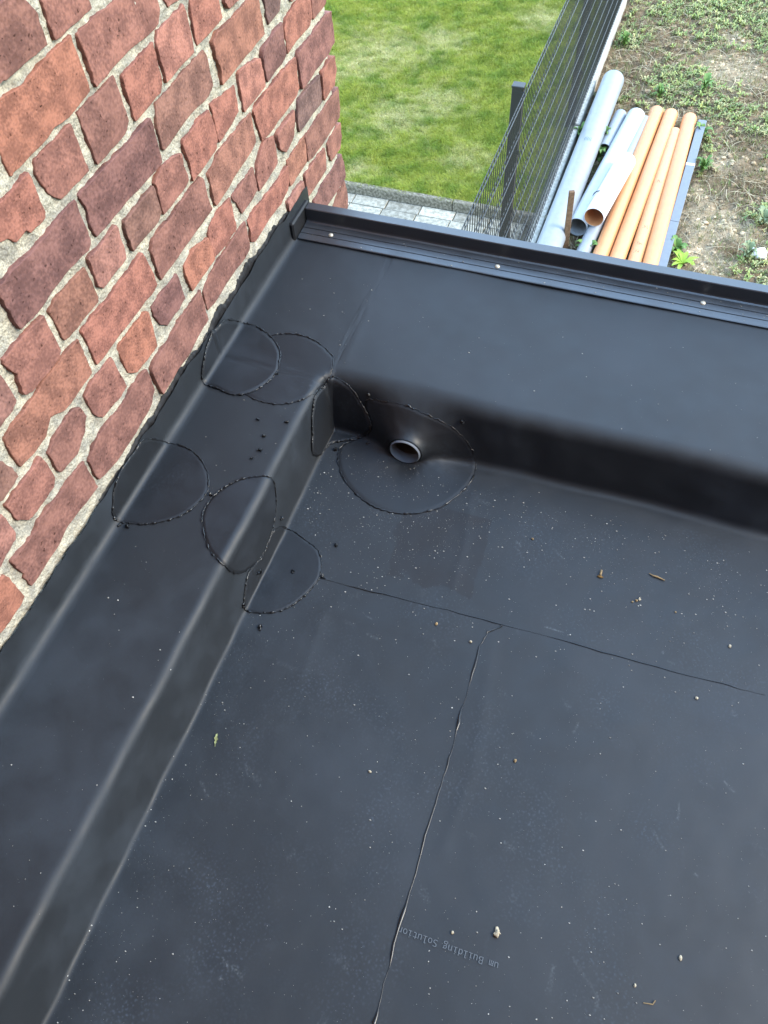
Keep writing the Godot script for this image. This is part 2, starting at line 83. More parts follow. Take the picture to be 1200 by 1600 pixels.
var outline_p6 := [0.3283,0.4455,0.3515,0.4423,0.3679,0.4431,0.3771,0.4453,0.3839,0.4479,0.3903,0.4508,0.3962,0.4545,0.4014,0.4592,0.4059,0.4648,0.4101,0.4709,0.4142,0.4771,0.4181,0.4835,0.4217,0.4903,0.4243,0.4978,0.4258,0.5059,0.426,0.5146,0.425,0.5236,0.423,0.5327,0.4202,0.5414,0.4169,0.5494,0.4134,0.5565,0.4094,0.5628,0.4043,0.5681,0.3984,0.5724,0.3921,0.5761,0.3856,0.5794,0.3792,0.5829,0.3737,0.5874,0.37,0.5937,0.3678,0.6014,0.3661,0.6099,0.3632,0.6188,0.3571,0.6279,0.3477,0.6355,0.3374,0.6394,0.3288,0.6388,0.3222,0.6353,0.3165,0.6309,0.311,0.6263,0.3054,0.6219,0.2993,0.6179,0.2929,0.6143,0.2863,0.6109,0.2801,0.6071,0.2749,0.6025,0.2704,0.5973,0.266,0.592,0.2614,0.5869,0.2578,0.581,0.2566,0.5736,0.2582,0.5637,0.2622,0.5491,0.2695,0.5263,0.2801,0.4979,0.2923,0.4725,0.3071,0.455]
var seamx_line := [0.4572,0.8567,0.5672,0.8526,0.6736,0.8486,0.763,0.8469,0.8776,0.8452,0.9749,0.8446,1.0965,0.8415,1.1555,0.8409]
var seamz_line := [0.7626,0.8493,0.7436,0.8671,0.7386,0.8939,0.7402,0.9541,0.7399,1.012,0.7431,1.0659,0.7432,1.1136,0.7425,1.1861,0.7447,1.249,0.744,1.3129,0.7471,1.3718,0.7489,1.4124]
var fold_lines := [[0.4895,0.9045,0.5859,0.9067,0.7321,0.9073],[0.6485,0.616,0.6633,0.7087,0.6706,0.8094],[0.3691,0.2786,0.3695,0.3319,0.3727,0.4074],[0.8669,0.8876,0.9832,0.8955,1.1562,0.9044],[0.4868,0.9174,0.4942,1.0294],[0.901,0.9588,0.991,0.9442],[0.7545,0.8774,0.7796,1.0778,0.769,1.1988]]
var spot := {"leaf":[0.4114,1.1561],"flake":[0.89,0.7127],"stick":[0.9763,0.6887],"crumb_a":[0.9469,0.7459],"crumb_b":[0.9523,0.7417],"crumb_c":[0.9567,0.7379],"plaster":[0.8635,1.2699],"crumb_d":[1.0619,0.8759],"crumb_e":[0.6635,0.878],"crumb_f":[0.7702,0.6787],"chip":[1.0858,1.2242],"crumb_g":[1.0378,1.272],"crumb_h":[0.8104,1.288],"crumb_i":[0.7225,0.8912],"crumb_j":[0.8328,1.0496],"crumb_k":[0.6419,1.1294],"crumb_l":[1.099,0.7765],"twig":[1.0583,1.2849],"scrap":[1.0132,0.7435],"text":[0.8094,1.3044],"textl":[0.7437,1.3069],"textr":[0.8746,1.3061],"smear":[1.0527,1.2633]}
var screw_spots := [0.0795,-1.2697,0.4248,-1.2701,0.8098,-1.2766]
var sand_spots := [1.1806,-6.0979,0.33,1.1557,-5.68,0.25,1.0578,-8.5001,0.3,0.9828,-6.4815,0.12,1.1583,-7.0027,0.12,0.7454,-6.1459,0.1,1.0547,-9.1315,0.15]
var dark_spots := [1.381,-6.594,0.25,1.2854,-7.3374,0.2,0.3479,-8.8188,0.25,0.157,-8.2636,0.3,1.3336,-5.8116,0.12,-0.0433,-6.6688,0.3,0.1368,-5.4236,0.3,1.3272,-8.1021,0.15]
var weed_spots := [0.712,-8.1697,0.35,0.9561,-7.834,0.22,1.2119,-9.4395,0.55,0.8629,-9.7717,0.45,0.3764,-9.507,0.2,0.0848,-8.883,0.2,1.5332,-6.2843,0.2,1.5103,-5.7046,0.14,1.5915,-5.5742,0.2,1.1924,-7.7329,0.2,0.9217,-7.1864,0.16,0.8722,-6.7299,0.1,0.131,-7.2297,0.1,-0.0019,-6.881,0.1,0.0913,-7.7717,0.12,0.6916,-6.873,0.05,0.1765,-6.5353,0.1,1.3998,-7.5758,0.2,0.9224,-5.6121,0.08]
var dry_spots := [-2.2335,-7.8907,0.5,-2.3986,-7.5925,0.35,-1.7292,-8.2176,0.3,-1.7233,-6.7782,0.35,-1.4615,-7.1269,0.3,-1.7915,-5.9359,0.15,-0.8383,-8.9197,0.3,-2.559,-7.303,0.2,-0.9242,-6.3249,0.2]
var plant_spots := [1.0047,-5.5413,0.1389,-7.0017,0.1325,-6.7672,-0.0852,-7.0126,0.9361,-7.2928,1.0028,-6.7855,0.942,-5.6818,0.4878,-7.8777,0.868,-8.0943,0.0147,-8.733,1.54,-6.2011,1.4609,-5.7294,0.2796,-5.4651]

# ---------------------------------------------------------------- helpers
func numbered(called: String) -> String:
	if not taken.has(called):
		taken[called] = 0
		return called
	taken[called] += 1
	return "%s_%03d" % [called, taken[called]]

func thing(called: String, label: String, category: String, at := Vector3.ZERO, group := "") -> Node3D:
	var o := Node3D.new()
	o.name = numbered(called)
	add_child(o)
	o.position = at
	tag(o, label, category, group)
	return o

func tag(o: Node, label: String, category: String, group := "", kind := "") -> void:
	if label != "": o.set_meta("label", label)
	if category != "": o.set_meta("category", category)
	if group != "": o.set_meta("group", group)
	if kind != "": o.set_meta("kind", kind)

func put(called: String, mesh: Mesh, mat: Material, parent: Node = null, at := Vector3.ZERO) -> MeshInstance3D:
	var o := MeshInstance3D.new()
	o.name = numbered(called) if parent == null else called
	o.mesh = mesh
	if mat: o.material_override = mat
	o.position = at
	if parent == null: add_child(o)
	else: parent.add_child(o, true)
	return o

func make_mesh(v: PackedVector3Array, idx: PackedInt32Array, uv := PackedVector2Array(), col := PackedColorArray()) -> ArrayMesh:
	var n := PackedVector3Array()
	n.resize(v.size())
	for i in range(0, idx.size(), 3):
		var a := idx[i]
		var b := idx[i + 1]
		var c := idx[i + 2]
		var f := (v[c] - v[a]).cross(v[b] - v[a])
		n[a] += f
		n[b] += f
		n[c] += f
	for i in n.size():
		n[i] = n[i].normalized() if n[i].length_squared() > 1e-24 else Vector3.UP
	var arrs := []
	arrs.resize(Mesh.ARRAY_MAX)
	arrs[Mesh.ARRAY_VERTEX] = v
	arrs[Mesh.ARRAY_NORMAL] = n
	if uv.size() > 0: arrs[Mesh.ARRAY_TEX_UV] = uv
	if col.size() > 0: arrs[Mesh.ARRAY_COLOR] = col
	arrs[Mesh.ARRAY_INDEX] = idx
	var m := ArrayMesh.new()
	m.add_surface_from_arrays(Mesh.PRIMITIVE_TRIANGLES, arrs)
	return m

func grid_index(nu: int, nv: int, flip := false, closed_u := false) -> PackedInt32Array:
	# vertices laid out as i * nv + j
	var idx := PackedInt32Array()
	var top := nu if closed_u else nu - 1
	for i in top:
		var k := (i + 1) % nu
		for j in nv - 1:
			var a := i * nv + j
			var b := k * nv + j
			if flip: idx.append_array([a, a + 1, b, b, a + 1, b + 1])
			else: idx.append_array([a, b, a + 1, b, b + 1, a + 1])
	return idx

func box_mesh(size: Vector3, bevel := 0.004) -> ArrayMesh:
	# a box with chamfered edges: six faces pulled in, joined by chamfers
	var st := SurfaceTool.new()
	st.begin(Mesh.PRIMITIVE_TRIANGLES)
	st.set_smooth_group(-1)
	var h := size / 2
	var ax := [Vector3.RIGHT, Vector3.UP, Vector3.BACK]
	var quad := func(a: Vector3, b: Vector3, c: Vector3, d: Vector3, out: Vector3):
		if (b - a).cross(c - a).dot(out) > 0:
			var t := b
			b = d
			d = t
		for p in [a, b, c, a, c, d]: st.add_vertex(p)
	for k in 3:
		var u: Vector3 = ax[(k + 1) % 3]
		var w: Vector3 = ax[(k + 2) % 3]
		var n: Vector3 = ax[k]
		var hu: float = h[(k + 1) % 3]
		var hw: float = h[(k + 2) % 3]
		var hn: float = h[k]
		for s in [-1.0, 1.0]:
			var c: Vector3 = n * s * hn
			quad.call(c - u * (hu - bevel) - w * (hw - bevel), c + u * (hu - bevel) - w * (hw - bevel), c + u * (hu - bevel) + w * (hw - bevel), c - u * (hu - bevel) + w * (hw - bevel), n * s)
			for s2 in [-1.0, 1.0]:
				# chamfer between face n*s and face u*s2
				var e1: Vector3 = n * s * hn + u * s2 * (hu - bevel)
				var e2: Vector3 = n * s * (hn - bevel) + u * s2 * hu
				var l: Vector3 = w * (hw - bevel)
				quad.call(e1 - l, e1 + l, e2 + l, e2 - l, n * s + u * s2)
	for sx in [-1.0, 1.0]:
		for sy in [-1.0, 1.0]:
			for sz in [-1.0, 1.0]:
				var p1 := Vector3(sx * h.x, sy * (h.y - bevel), sz * (h.z - bevel))
				var p2 := Vector3(sx * (h.x - bevel), sy * h.y, sz * (h.z - bevel))
				var p3 := Vector3(sx * (h.x - bevel), sy * (h.y - bevel), sz * h.z)
				if (p2 - p1).cross(p3 - p1).dot(Vector3(sx, sy, sz)) > 0:
					st.add_vertex(p1); st.add_vertex(p3); st.add_vertex(p2)
				else:
					st.add_vertex(p1); st.add_vertex(p2); st.add_vertex(p3)
	st.generate_normals()
	return st.commit()

func tube_path(pts: PackedVector3Array, rad: PackedFloat32Array, sides := 6, closed := false) -> ArrayMesh:
	var n := pts.size()
	var v := PackedVector3Array()
	for i in n:
		var a := pts[(i - 1 + n) % n] if (closed or i > 0) else pts[i]
		var b := pts[(i + 1) % n] if (closed or i < n - 1) else pts[i]
		var d := (b - a).normalized()
		var u := d.cross(Vector3(0.31, 0.9, 0.27)).normalized()
		var w := d.cross(u)
		for j in sides + 1:
			var an := TAU * j / sides
			v.append(pts[i] + (u * cos(an) + w * sin(an)) * rad[i])
	return make_mesh(v, grid_index(n, sides + 1, false, closed))

func pipe_shell(a: Vector3, b: Vector3, r: float, wall := 0.005, sides := 40) -> Array:
	# returns [outer shell with both end rings, inner lining], tubes open at both ends
	var d := (b - a).normalized()
	var u := d.cross(Vector3.UP).normalized()
	var w := u.cross(d)
	var ring := func(pr: Array) -> ArrayMesh:
		var v := PackedVector3Array()
		for q in pr:
			for j in sides + 1:
				var an := TAU * j / sides
				v.append(a + d * q[0] + (u * cos(an) + w * sin(an)) * q[1])
		return make_mesh(v, grid_index(pr.size(), sides + 1))
	var L := (b - a).length()
	var outer = ring.call([[0.0, r - wall], [0.0, r - wall], [0.0, r - 0.0015], [0.0, r - 0.0015], [0.0015, r], [0.0015, r], [L * 0.5, r], [L - 0.0015, r], [L - 0.0015, r], [L, r - 0.0015], [L, r - wall]])
	var inner = ring.call([[0.0005, r - wall - 0.0002], [L * 0.5, r - wall - 0.0002], [L - 0.0005, r - wall - 0.0002]])
	return [outer, inner]

func mat(c: Color, rough := 0.8, spec := 0.5, metal := 0.0) -> StandardMaterial3D:
	var m := StandardMaterial3D.new()
	m.albedo_color = c
	m.roughness = rough
	m.metallic_specular = spec
	m.metallic = metal
	return m

func fbm(seed_value: int, freq: float, oct := 4) -> FastNoiseLite:
	var n := FastNoiseLite.new()
	n.seed = seed_value
	n.noise_type = FastNoiseLite.TYPE_SIMPLEX_SMOOTH
	n.frequency = freq
	n.fractal_type = FastNoiseLite.FRACTAL_FBM
	n.fractal_octaves = oct
	return n

func tile_image(n: FastNoiseLite, size: int) -> PackedByteArray:
	return n.get_seamless_image(size, size, false, false, 0.15, true).get_data()

func tex(img: Image) -> ImageTexture:
	img.generate_mipmaps()
	return ImageTexture.create_from_image(img)

func normal_tex(n: FastNoiseLite, size: int, strength: float) -> ImageTexture:
	var img := n.get_seamless_image(size, size, false, false, 0.15, true)
	img.convert(Image.FORMAT_RGBA8)
	img.bump_map_to_normal_map(strength)
	return tex(img)

func two_tone(size: int, lo: Color, hi: Color, n1: FastNoiseLite, n2: FastNoiseLite, fine := 0.35, pit: FastNoiseLite = null, pit_col := Color.BLACK, pit_at := 0.2, broken := false) -> ImageTexture:
	# seamless mix of two colours by a coarse and a fine pattern, with optional specks of a third
	var a := tile_image(n1, size)
	var b := tile_image(n2, size)
	var p := tile_image(pit, size) if pit else PackedByteArray()
	var data := PackedByteArray()
	data.resize(size * size * 3)
	for i in size * size:
		var k := clampf((a[i] / 255.0) * (1.0 - fine) + (b[i] / 255.0) * fine, 0, 1)
		k = smoothstep(0.22, 0.78, k)
		var c := lo.lerp(hi, k)
		if pit:
			var q := p[i] / 255.0
			if q < pit_at and (not broken or a[i] < 118): c = c.lerp(pit_col, clampf((pit_at - q) / 0.08, 0, 0.85))
		data[i * 3] = int(clampf(c.r, 0, 1) * 255)
		data[i * 3 + 1] = int(clampf(c.g, 0, 1) * 255)
		data[i * 3 + 2] = int(clampf(c.b, 0, 1) * 255)
	return tex(Image.create_from_data(size, size, false, Image.FORMAT_RGB8, data))

func world_map(m: StandardMaterial3D, per_metre: float) -> StandardMaterial3D:
	m.uv1_triplanar = true
	m.uv1_world_triplanar = true
	m.uv1_scale = Vector3.ONE * per_metre
	return m

# ---------------------------------------------------------------- the roof surface
var lp: PackedVector2Array
var la: PackedFloat32Array
var fp: PackedVector2Array
var fa: PackedFloat32Array
var drain_s := 0.512
var drain_t := 0.54
var drain_at := Vector3(0.373, -0.0845, -0.85)
var fold_pts := []

func fillet(pts: Array, rad: Array) -> PackedVector2Array:
	var out := PackedVector2Array([pts[0]])
	for i in range(1, pts.size() - 1):
		var p0: Vector2 = pts[i - 1]
		var p1: Vector2 = pts[i]
		var p2: Vector2 = pts[i + 1]
		var a := (p0 - p1).normalized()
		var b := (p2 - p1).normalized()
		var ang := acos(a.dot(b))
		var r: float = rad[i - 1]
		var tl := r / tan(ang / 2)
		var c := p1 + (a + b).normalized() * r / sin(ang / 2)
		var va := p1 + a * tl - c
		var vb := p1 + b * tl - c
		var th := va.angle_to(vb)
		for k in 11:
			out.append(c + va.rotated(th * k / 10.0))
	out.append(pts[pts.size() - 1])
	return out

func lengths(p: PackedVector2Array) -> PackedFloat32Array:
	var o := PackedFloat32Array([0.0])
	for i in range(1, p.size()): o.append(o[i - 1] + p[i].distance_to(p[i - 1]))
	return o

func along(p: PackedVector2Array, l: PackedFloat32Array, s: float) -> Vector2:
	var i := clampi(l.bsearch(s) - 1, 0, p.size() - 2)
	return p[i].lerp(p[i + 1], (s - l[i]) / maxf(l[i + 1] - l[i], 1e-6))

func fold_height(s: float, t: float) -> float:
	var h := 0.0
	var q := Vector2(s, t)
	for f in fold_pts:
		var lo: Vector2 = f[0].min(f[f.size() - 1]) - Vector2(0.06, 0.06)
		var hi: Vector2 = f[0].max(f[f.size() - 1]) + Vector2(0.06, 0.06)
		if s < lo.x or t < lo.y or s > hi.x or t > hi.y: continue
		var best := 1.0
		for i in f.size() - 1:
			best = minf(best, Geometry2D.get_closest_point_to_segment(q, f[i], f[i + 1]).distance_to(q))
		if best < 0.05: h += exp(-pow(best / 0.007, 2.0)) * 0.0005 + exp(-pow(best / 0.02, 2.0)) * 0.00035
	return h

func roof_point(s: float, t: float) -> Vector3:
	var l := along(lp, la, s)
	var f := along(fp, fa, t)
	var up := maxf(l.y, 0.0)
	var a := (minf(l.y, 0.0) + DROP) / DROP
	var b := (f.y + DROP) / DROP
	var p := Vector3(l.x, -DROP + DROP * (1.0 - (1.0 - a) * (1.0 - b)) + up, f.x)
	var flat := clampf((s - 0.06) / 0.05, 0.0, 1.0)
	# the sheet is not flat: long waves, small dents, wavy upstand edges
	p.y += (noise_a.get_noise_2d(s * 1.6, t * 1.6) * 0.0026 + noise_a.get_noise_2d(s * 6.0 + 40, t * 6.0) * 0.0006 + noise_b.get_noise_2d(s * 22, t * 22) * 0.00022) * flat
	p.y += fold_height(s, t) * flat
	var face_l := smoothstep(0.17, 0.25, s) * (1.0 - smoothstep(0.36, 0.42, s))
	p.x += (noise_a.get_noise_2d(7.0, t * 4.0) * 0.0032 + noise_b.get_noise_2d(3.0, t * 11.0) * 0.0006) * face_l
	var face_f := smoothstep(0.36, 0.46, t) * (1.0 - smoothstep(0.6, 0.68, t))
	p.z += (noise_a.get_noise_2d(s * 3.0, 9.0 + t * 2.0) * 0.006 + noise_a.get_noise_2d(s * 14.0, t * 9.0) * 0.0009) * face_f
	# the upturn on the wall is torn and uneven at its top
	if s < 0.06:
		var w := 1.0 - s / 0.06
		p.y += (noise_a.get_noise_2d(t * 7.0, 70.0) * 0.008 + noise_b.get_noise_2d(t * 18.0, 20.0) * 0.0015) * w
		p.x += absf(noise_b.get_noise_2d(t * 10.0, 50.0)) * 0.006 * w
	# the boot round the drain pipe
	var rv := Vector2(s - drain_s, t - drain_t)
	var r := rv.length()
	if r < 0.13 and r > 1e-5:
		var k := pow(smoothstep(0.128, 0.029, r), 1.3)
		var an := rv.angle() + noise_a.get_noise_2d(s * 20.0, t * 20.0) * 0.1
		p += noise_a.get_noise_2d(s * 16.0, t * 16.0) * 0.003 * smoothstep(0.12, 0.05, r) * Vector3(0, 0.6, 0.7)
		p = p.lerp(drain_at + Vector3(cos(an) * 0.0292, -sin(an) * 0.0292, -0.004), k)
	return p

func roof_normal(s: float, t: float) -> Vector3:
	var e := 0.0015
	var ds := roof_point(s + e, t) - roof_point(s - e, t)
	var dt := roof_point(s, t + e) - roof_point(s, t - e)
	var n := dt.cross(ds)
	return n.normalized() if n.length_squared() > 1e-16 else Vector3.UP

func roof_uv(s: float, t: float) -> Vector2:
	return Vector2(s / 2.56, t / 2.2)

func membrane_mesh() -> ArrayMesh:
	var us := PackedFloat32Array()
	var x := 0.0
	while x < 2.5:
		us.append(x)
		x += 0.004 if (x < 0.045 or (x > 0.2 and x < 0.7)) else (0.007 if x < 1.4 else 0.014)
	var vs := PackedFloat32Array()
	x = 0.02
	while x < 2.17:
		vs.append(x)
		x += 0.004 if (x > 0.4 and x < 0.66) else (0.007 if x < 1.7 else 0.014)
	var nu := us.size()
	var nv := vs.size()
	var v := PackedVector3Array()
	var uv := PackedVector2Array()
	v.resize(nu * nv)
	uv.resize(nu * nv)
	for i in nu:
		for j in nv:
			v[i * nv + j] = roof_point(us[i], vs[j])
			uv[i * nv + j] = roof_uv(us[i], vs[j])
	var idx := PackedInt32Array()
	for i in nu - 1:
		for j in nv - 1:
			if Vector2(us[i] - drain_s, vs[j] - drain_t).length() < 0.036: continue
			var a := i * nv + j
			var b := a + nv
			idx.append_array([a, b, a + 1, b, b + 1, a + 1])
	return make_mesh(v, idx, uv)

func outline(a: Array) -> PackedVector2Array:
	var o := PackedVector2Array()
	for i in range(0, a.size(), 2): o.append(Vector2(a[i], a[i + 1]))
	return o

func patch_mesh(o: PackedVector2Array, centre: Vector2, hole: float, lift: float, rings := 60) -> ArrayMesh:
	var n := o.size()
	var sub := 2
	var v := PackedVector3Array()
	var uv := PackedVector2Array()
	for i in n * sub:
		var e := o[i / sub].lerp(o[(i / sub + 1) % n], float(i % sub) / sub)
		var d := e - centre
		for j in rings + 1:
			var k := float(j) / rings
			var q := centre + d.normalized() * lerpf(hole, d.length(), k)
			var edge := clampf((1.0 - k) * 18.0, 0.0, 1.0)
			v.append(roof_point(q.x, q.y) + roof_normal(q.x, q.y) * (lift * (0.25 + 0.75 * edge)))
			uv.append(roof_uv(q.x + 0.31, q.y + 0.87))
	return make_mesh(v, grid_index(n * sub, rings + 1, true, true), uv)

func bead_mesh(o: PackedVector2Array, closed: bool, size: float, salt: float, lift := 0.0012) -> ArrayMesh:
	var pts := PackedVector3Array()
	var rad := PackedFloat32Array()
	var n := o.size()
	var sub := 5
	var count := n * sub if closed else (n - 1) * sub + 1
	for i in count:
		var e := o[(i / sub) % n].lerp(o[(i / sub + 1) % n], float(i % sub) / sub)
		e += Vector2(noise_b.get_noise_2d(i * 0.35, salt), noise_b.get_noise_2d(i * 0.35, salt + 30)) * 0.0018
		e.x = maxf(e.x, 0.001)
		pts.append(roof_point(e.x, e.y) + roof_normal(e.x, e.y) * lift)
		var blob := maxf(0.0, noise_b.get_noise_2d(i * 0.17, salt + 80) - 0.12) * 3.6
		rad.append(size * clampf(0.75 + noise_b.get_noise_2d(i * 0.13, salt + 60) * 1.3 + blob, 0.3, 2.2))
	return tube_path(pts, rad, 6, closed)

func membrane_textures() -> Array:
	# colour and roughness of the rubber: faint dust film, wiped patches, scuffs, dried splashes
	var W := 1536
	var H := 1320
	var n1 := fbm(11, 0.004, 5).get_image(W, H, false, false, true).get_data()
	var n2 := fbm(12, 0.022, 4).get_image(W, H, false, false, true).get_data()
	var n3 := fbm(13, 0.35, 2).get_image(W, H, false, false, true).get_data()
	var nd := fbm(14, 0.009, 3).get_image(W, H, false, false, true).get_data()
	var col := PackedByteArray()
	col.resize(W * H * 3)
	var rgh := PackedByteArray()
	rgh.resize(W * H)
	for y in H:
		var t := y * 2.2 / H
		for x in W:
			var i := y * W + x
			var s := x * 2.56 / W
			var film := clampf((n1[i] / 255.0 - 0.42) * 1.9 + (n2[i] / 255.0 - 0.5) * 0.9, 0.0, 1.0)
			var g := (n3[i] / 255.0 - 0.5)
			var dust := 0.0
			if s > 0.37 and t > 0.58:
				dust = clampf((nd[i] / 255.0 - 0.45) * 2.0, 0.0, 1.0) * smoothstep(0.1, 0.32, g) * 0.6
			var b := 0.105 + film * 0.05 + g * 0.024 + dust * 0.2
			# pale tide lines left where puddles dried
			if s > 0.4 and t > 0.6:
				var tide := absf(n1[i] / 255.0 - 0.5 + (n2[i] / 255.0 - 0.5) * 0.12)
				if tide < 0.012: b += 0.022 * (0.5 + g) * (n2[i] / 255.0)
			# damp, dirtier stain left where water stood by the drain
			var edge := (n2[i] / 255.0 - 0.5) * 0.05
			if s > 0.55 + edge and s < 0.698 + edge * 0.25 and t > 0.66 and t < 0.81 + edge:
				b *= 0.66
				col[i * 3] = int(clampf(b * 1.0, 0, 1) * 255)
			else:
				col[i * 3] = int(clampf(b * 0.86, 0, 1) * 255)
			col[i * 3 + 1] = int(clampf(b, 0, 1) * 255)
			col[i * 3 + 2] = int(clampf(b * 1.16, 0, 1) * 255)
			rgh[i] = int(clampf(0.6 + film * 0.08 + dust * 0.2 + g * 0.06 + (n2[i] / 255.0 - 0.5) * 0.12, 0.2, 1.0) * 255)
	var ci := Image.create_from_data(W, H, false, Image.FORMAT_RGB8, col)
	# scuffs and dried smears, each a short streak of pale matter
	var r2 := RandomNumberGenerator.new()
	r2.seed = 77
	for k in 130:
		var s := r2.randf_range(0.4, 1.6)
		var t := r2.randf_range(0.62, 1.75)
		var an := r2.randf_range(0.0, 0.9) + (0.0 if r2.randf() < 0.7 else 1.2)
		var len := r2.randf_range(0.004, 0.028) * (0.5 + r2.randf())
		var wd := r2.randf_range(0.001, 0.006)
		var amt := r2.randf_range(0.02, 0.08)
		var steps := int(len / 2.56 * W * 1.5) + 2
		for q in steps:
			var f := float(q) / steps - 0.5
			for e in range(0, 3):
				var px := int((s + cos(an) * f * len + r2.randf_range(-wd, wd)) / 2.56 * W)
				var py := int((t + sin(an) * f * len + r2.randf_range(-wd, wd)) / 2.2 * H)
				if px < 0 or py < 0 or px >= W or py >= H: continue
				var c := ci.get_pixel(px, py)
				var a2 := amt * r2.randf()
				ci.set_pixel(px, py, Color(c.r + a2, c.g + a2, c.b + a2 * 0.95))
	return [tex(ci), tex(Image.create_from_data(W, H, false, Image.FORMAT_L8, rgh))]

# ---------------------------------------------------------------- the brick wall
func mortar_x(z: float, y: float) -> float:
	return -0.0018 + noise_a.get_noise_2d(z * 26.0, y * 26.0) * 0.0038 + noise_b.get_noise_2d(z * 110.0, y * 110.0) * 0.0016

func brick_mesh(poly: PackedVector2Array, proud: float, tilt: Vector2, jitter: float, r: RandomNumberGenerator) -> ArrayMesh:
	# a hand-made brick: worn outline in the wall plane (z, y), rounded arrises, uneven face
	var n0 := poly.size()
	var o := PackedVector2Array()
	for i in n0:
		var p0 := poly[(i - 1 + n0) % n0]
		var p1 := poly[i]
		var p2 := poly[(i + 1) % n0]
		var p3 := poly[(i + 2) % n0]
		for k in 3:
			var t := k / 3.0
			var q := 0.5 * ((2.0 * p1) + (p2 - p0) * t + (2.0 * p0 - 5.0 * p1 + 4.0 * p2 - p3) * t * t + (3.0 * p1 - p0 - 3.0 * p2 + p3) * t * t * t)
			q = q.lerp(p1.lerp(p2, t), 0.85)
			o.append(q + Vector2(r.randf_range(-jitter, jitter), r.randf_range(-jitter, jitter)))
	var c := Vector2.ZERO
	for q in o: c += q
	c /= o.size()
	var n := o.size()
	var v := PackedVector3Array()
	var rings := [[-0.03, 0.0], [-0.003, 0.0], [-0.0008, 0.0002], [-0.0002, 0.0008], [0.0, 0.0022], [0.0, 0.3], [0.0, 0.62], [0.0, 0.98]]
	for q in o:
		var d := c - q
		var L := d.length()
		for rg in rings:
			var k: float = rg[1] / L if rg[1] < 0.1 else rg[1]
			var w := q + d * k
			var bump := 0.0
			if rg[0] > -0.001: bump = noise_a.get_noise_2d(w.x * 70.0 + 9, w.y * 70.0) * 0.0012 + noise_b.get_noise_2d(w.x * 190.0, w.y * 190.0) * 0.0005
			if rg[1] > 0.1: bump *= 0.2
			v.append(Vector3(proud + rg[0] + bump + (w.x - c.x) * tilt.x + (w.y - c.y) * tilt.y, w.y, w.x))
	return make_mesh(v, grid_index(n, rings.size(), false, true))

func build_wall() -> void:
	var wall := thing("brick_wall", "old red brick wall with pale rough mortar rising beside the flat roof", "brick wall")
	put("wall_core", box_mesh(Vector3(0.34, 6.4, 2.28), 0.01), M.mortar, wall, Vector3(-0.19, 0.05, -0.388))
	# the mortar bed, a rough sheet of real depth in front of the core
	var nz := 420
	var ny := 320
	var v := PackedVector3Array()
	for i in nz:
		var z := lerpf(-1.536, 0.7, float(i) / (nz - 1))
		for j in ny:
			var y := lerpf(-0.3, 1.14, float(j) / (ny - 1))
			var rounded := 0.0
			if z < -1.52: rounded = (-1.52 - z) * 0.7
			v.append(Vector3(mortar_x(z, y) - rounded, y, z))
	put("mortar", make_mesh(v, grid_index(nz, ny)), M.mortar, wall)
	var r := RandomNumberGenerator.new()
	r.seed = 21
	for b in brick_data:
		var poly := outline(b[1])
		var proud := r.randf_range(0.0012, 0.0046)
		var m: Material = M.brick[b[0] * 3 + r.randi() % 3]
		put("brick", brick_mesh(poly, proud, Vector2(r.randf_range(-0.02, 0.02), r.randf_range(-0.03, 0.03)), 0.0009, r), m, wall)
	for i in range(0, far_brick_data.size(), 4):
		var z: float = far_brick_data[i]
		var y: float = far_brick_data[i + 1]
		var w: float = far_brick_data[i + 2]
		var h: float = far_brick_data[i + 3]
		var q := PackedVector2Array()
		var k := 0.008
		for p in [Vector2(k, 0), Vector2(w / 2, 0), Vector2(w - k, 0), Vector2(w, k), Vector2(w, h - k), Vector2(w - k, h), Vector2(w / 2, h), Vector2(k, h), Vector2(0, h - k), Vector2(0, k)]:
			q.append(Vector2(z, y) + p + Vector2(r.randf_range(-1, 1), r.randf_range(-1, 1)) * 0.0025)
		var tone := 0 if r.randf() < 0.5 else r.randi() % 6
		put("brick", brick_mesh(q, r.randf_range(0.0012, 0.0046), Vector2.ZERO, 0.0009, r), M.brick[tone * 3 + r.randi() % 3], wall)
	# black primer and adhesive smeared on the mortar above the rubber
	var nn := 300
	var sv := PackedVector3Array()
	for i in nn:
		var z := lerpf(-1.31, -0.52, float(i) / (nn - 1))
		var amt := clampf(noise_a.get_noise_2d(z * 7.0, 300.0) * 1.1 + 0.42, 0.0, 1.0) * smoothstep(-0.5, -0.85, z)
		var top := 0.058 + amt * 0.026 + noise_b.get_noise_2d(z * 60.0, 310.0) * 0.007 * amt
		for j in 9:
			var y := lerpf(0.035, maxf(top, 0.04), j / 8.0)
			sv.append(Vector3(maxf(mortar_x(z, y), 0.0005) + 0.0022 + noise_b.get_noise_2d(z * 90.0, y * 90.0 + 50.0) * 0.0022 - (0.003 if j == 8 else 0.0), y, z))
	put("primer_smear", make_mesh(sv, grid_index(nn, 9)), M.primer, wall)

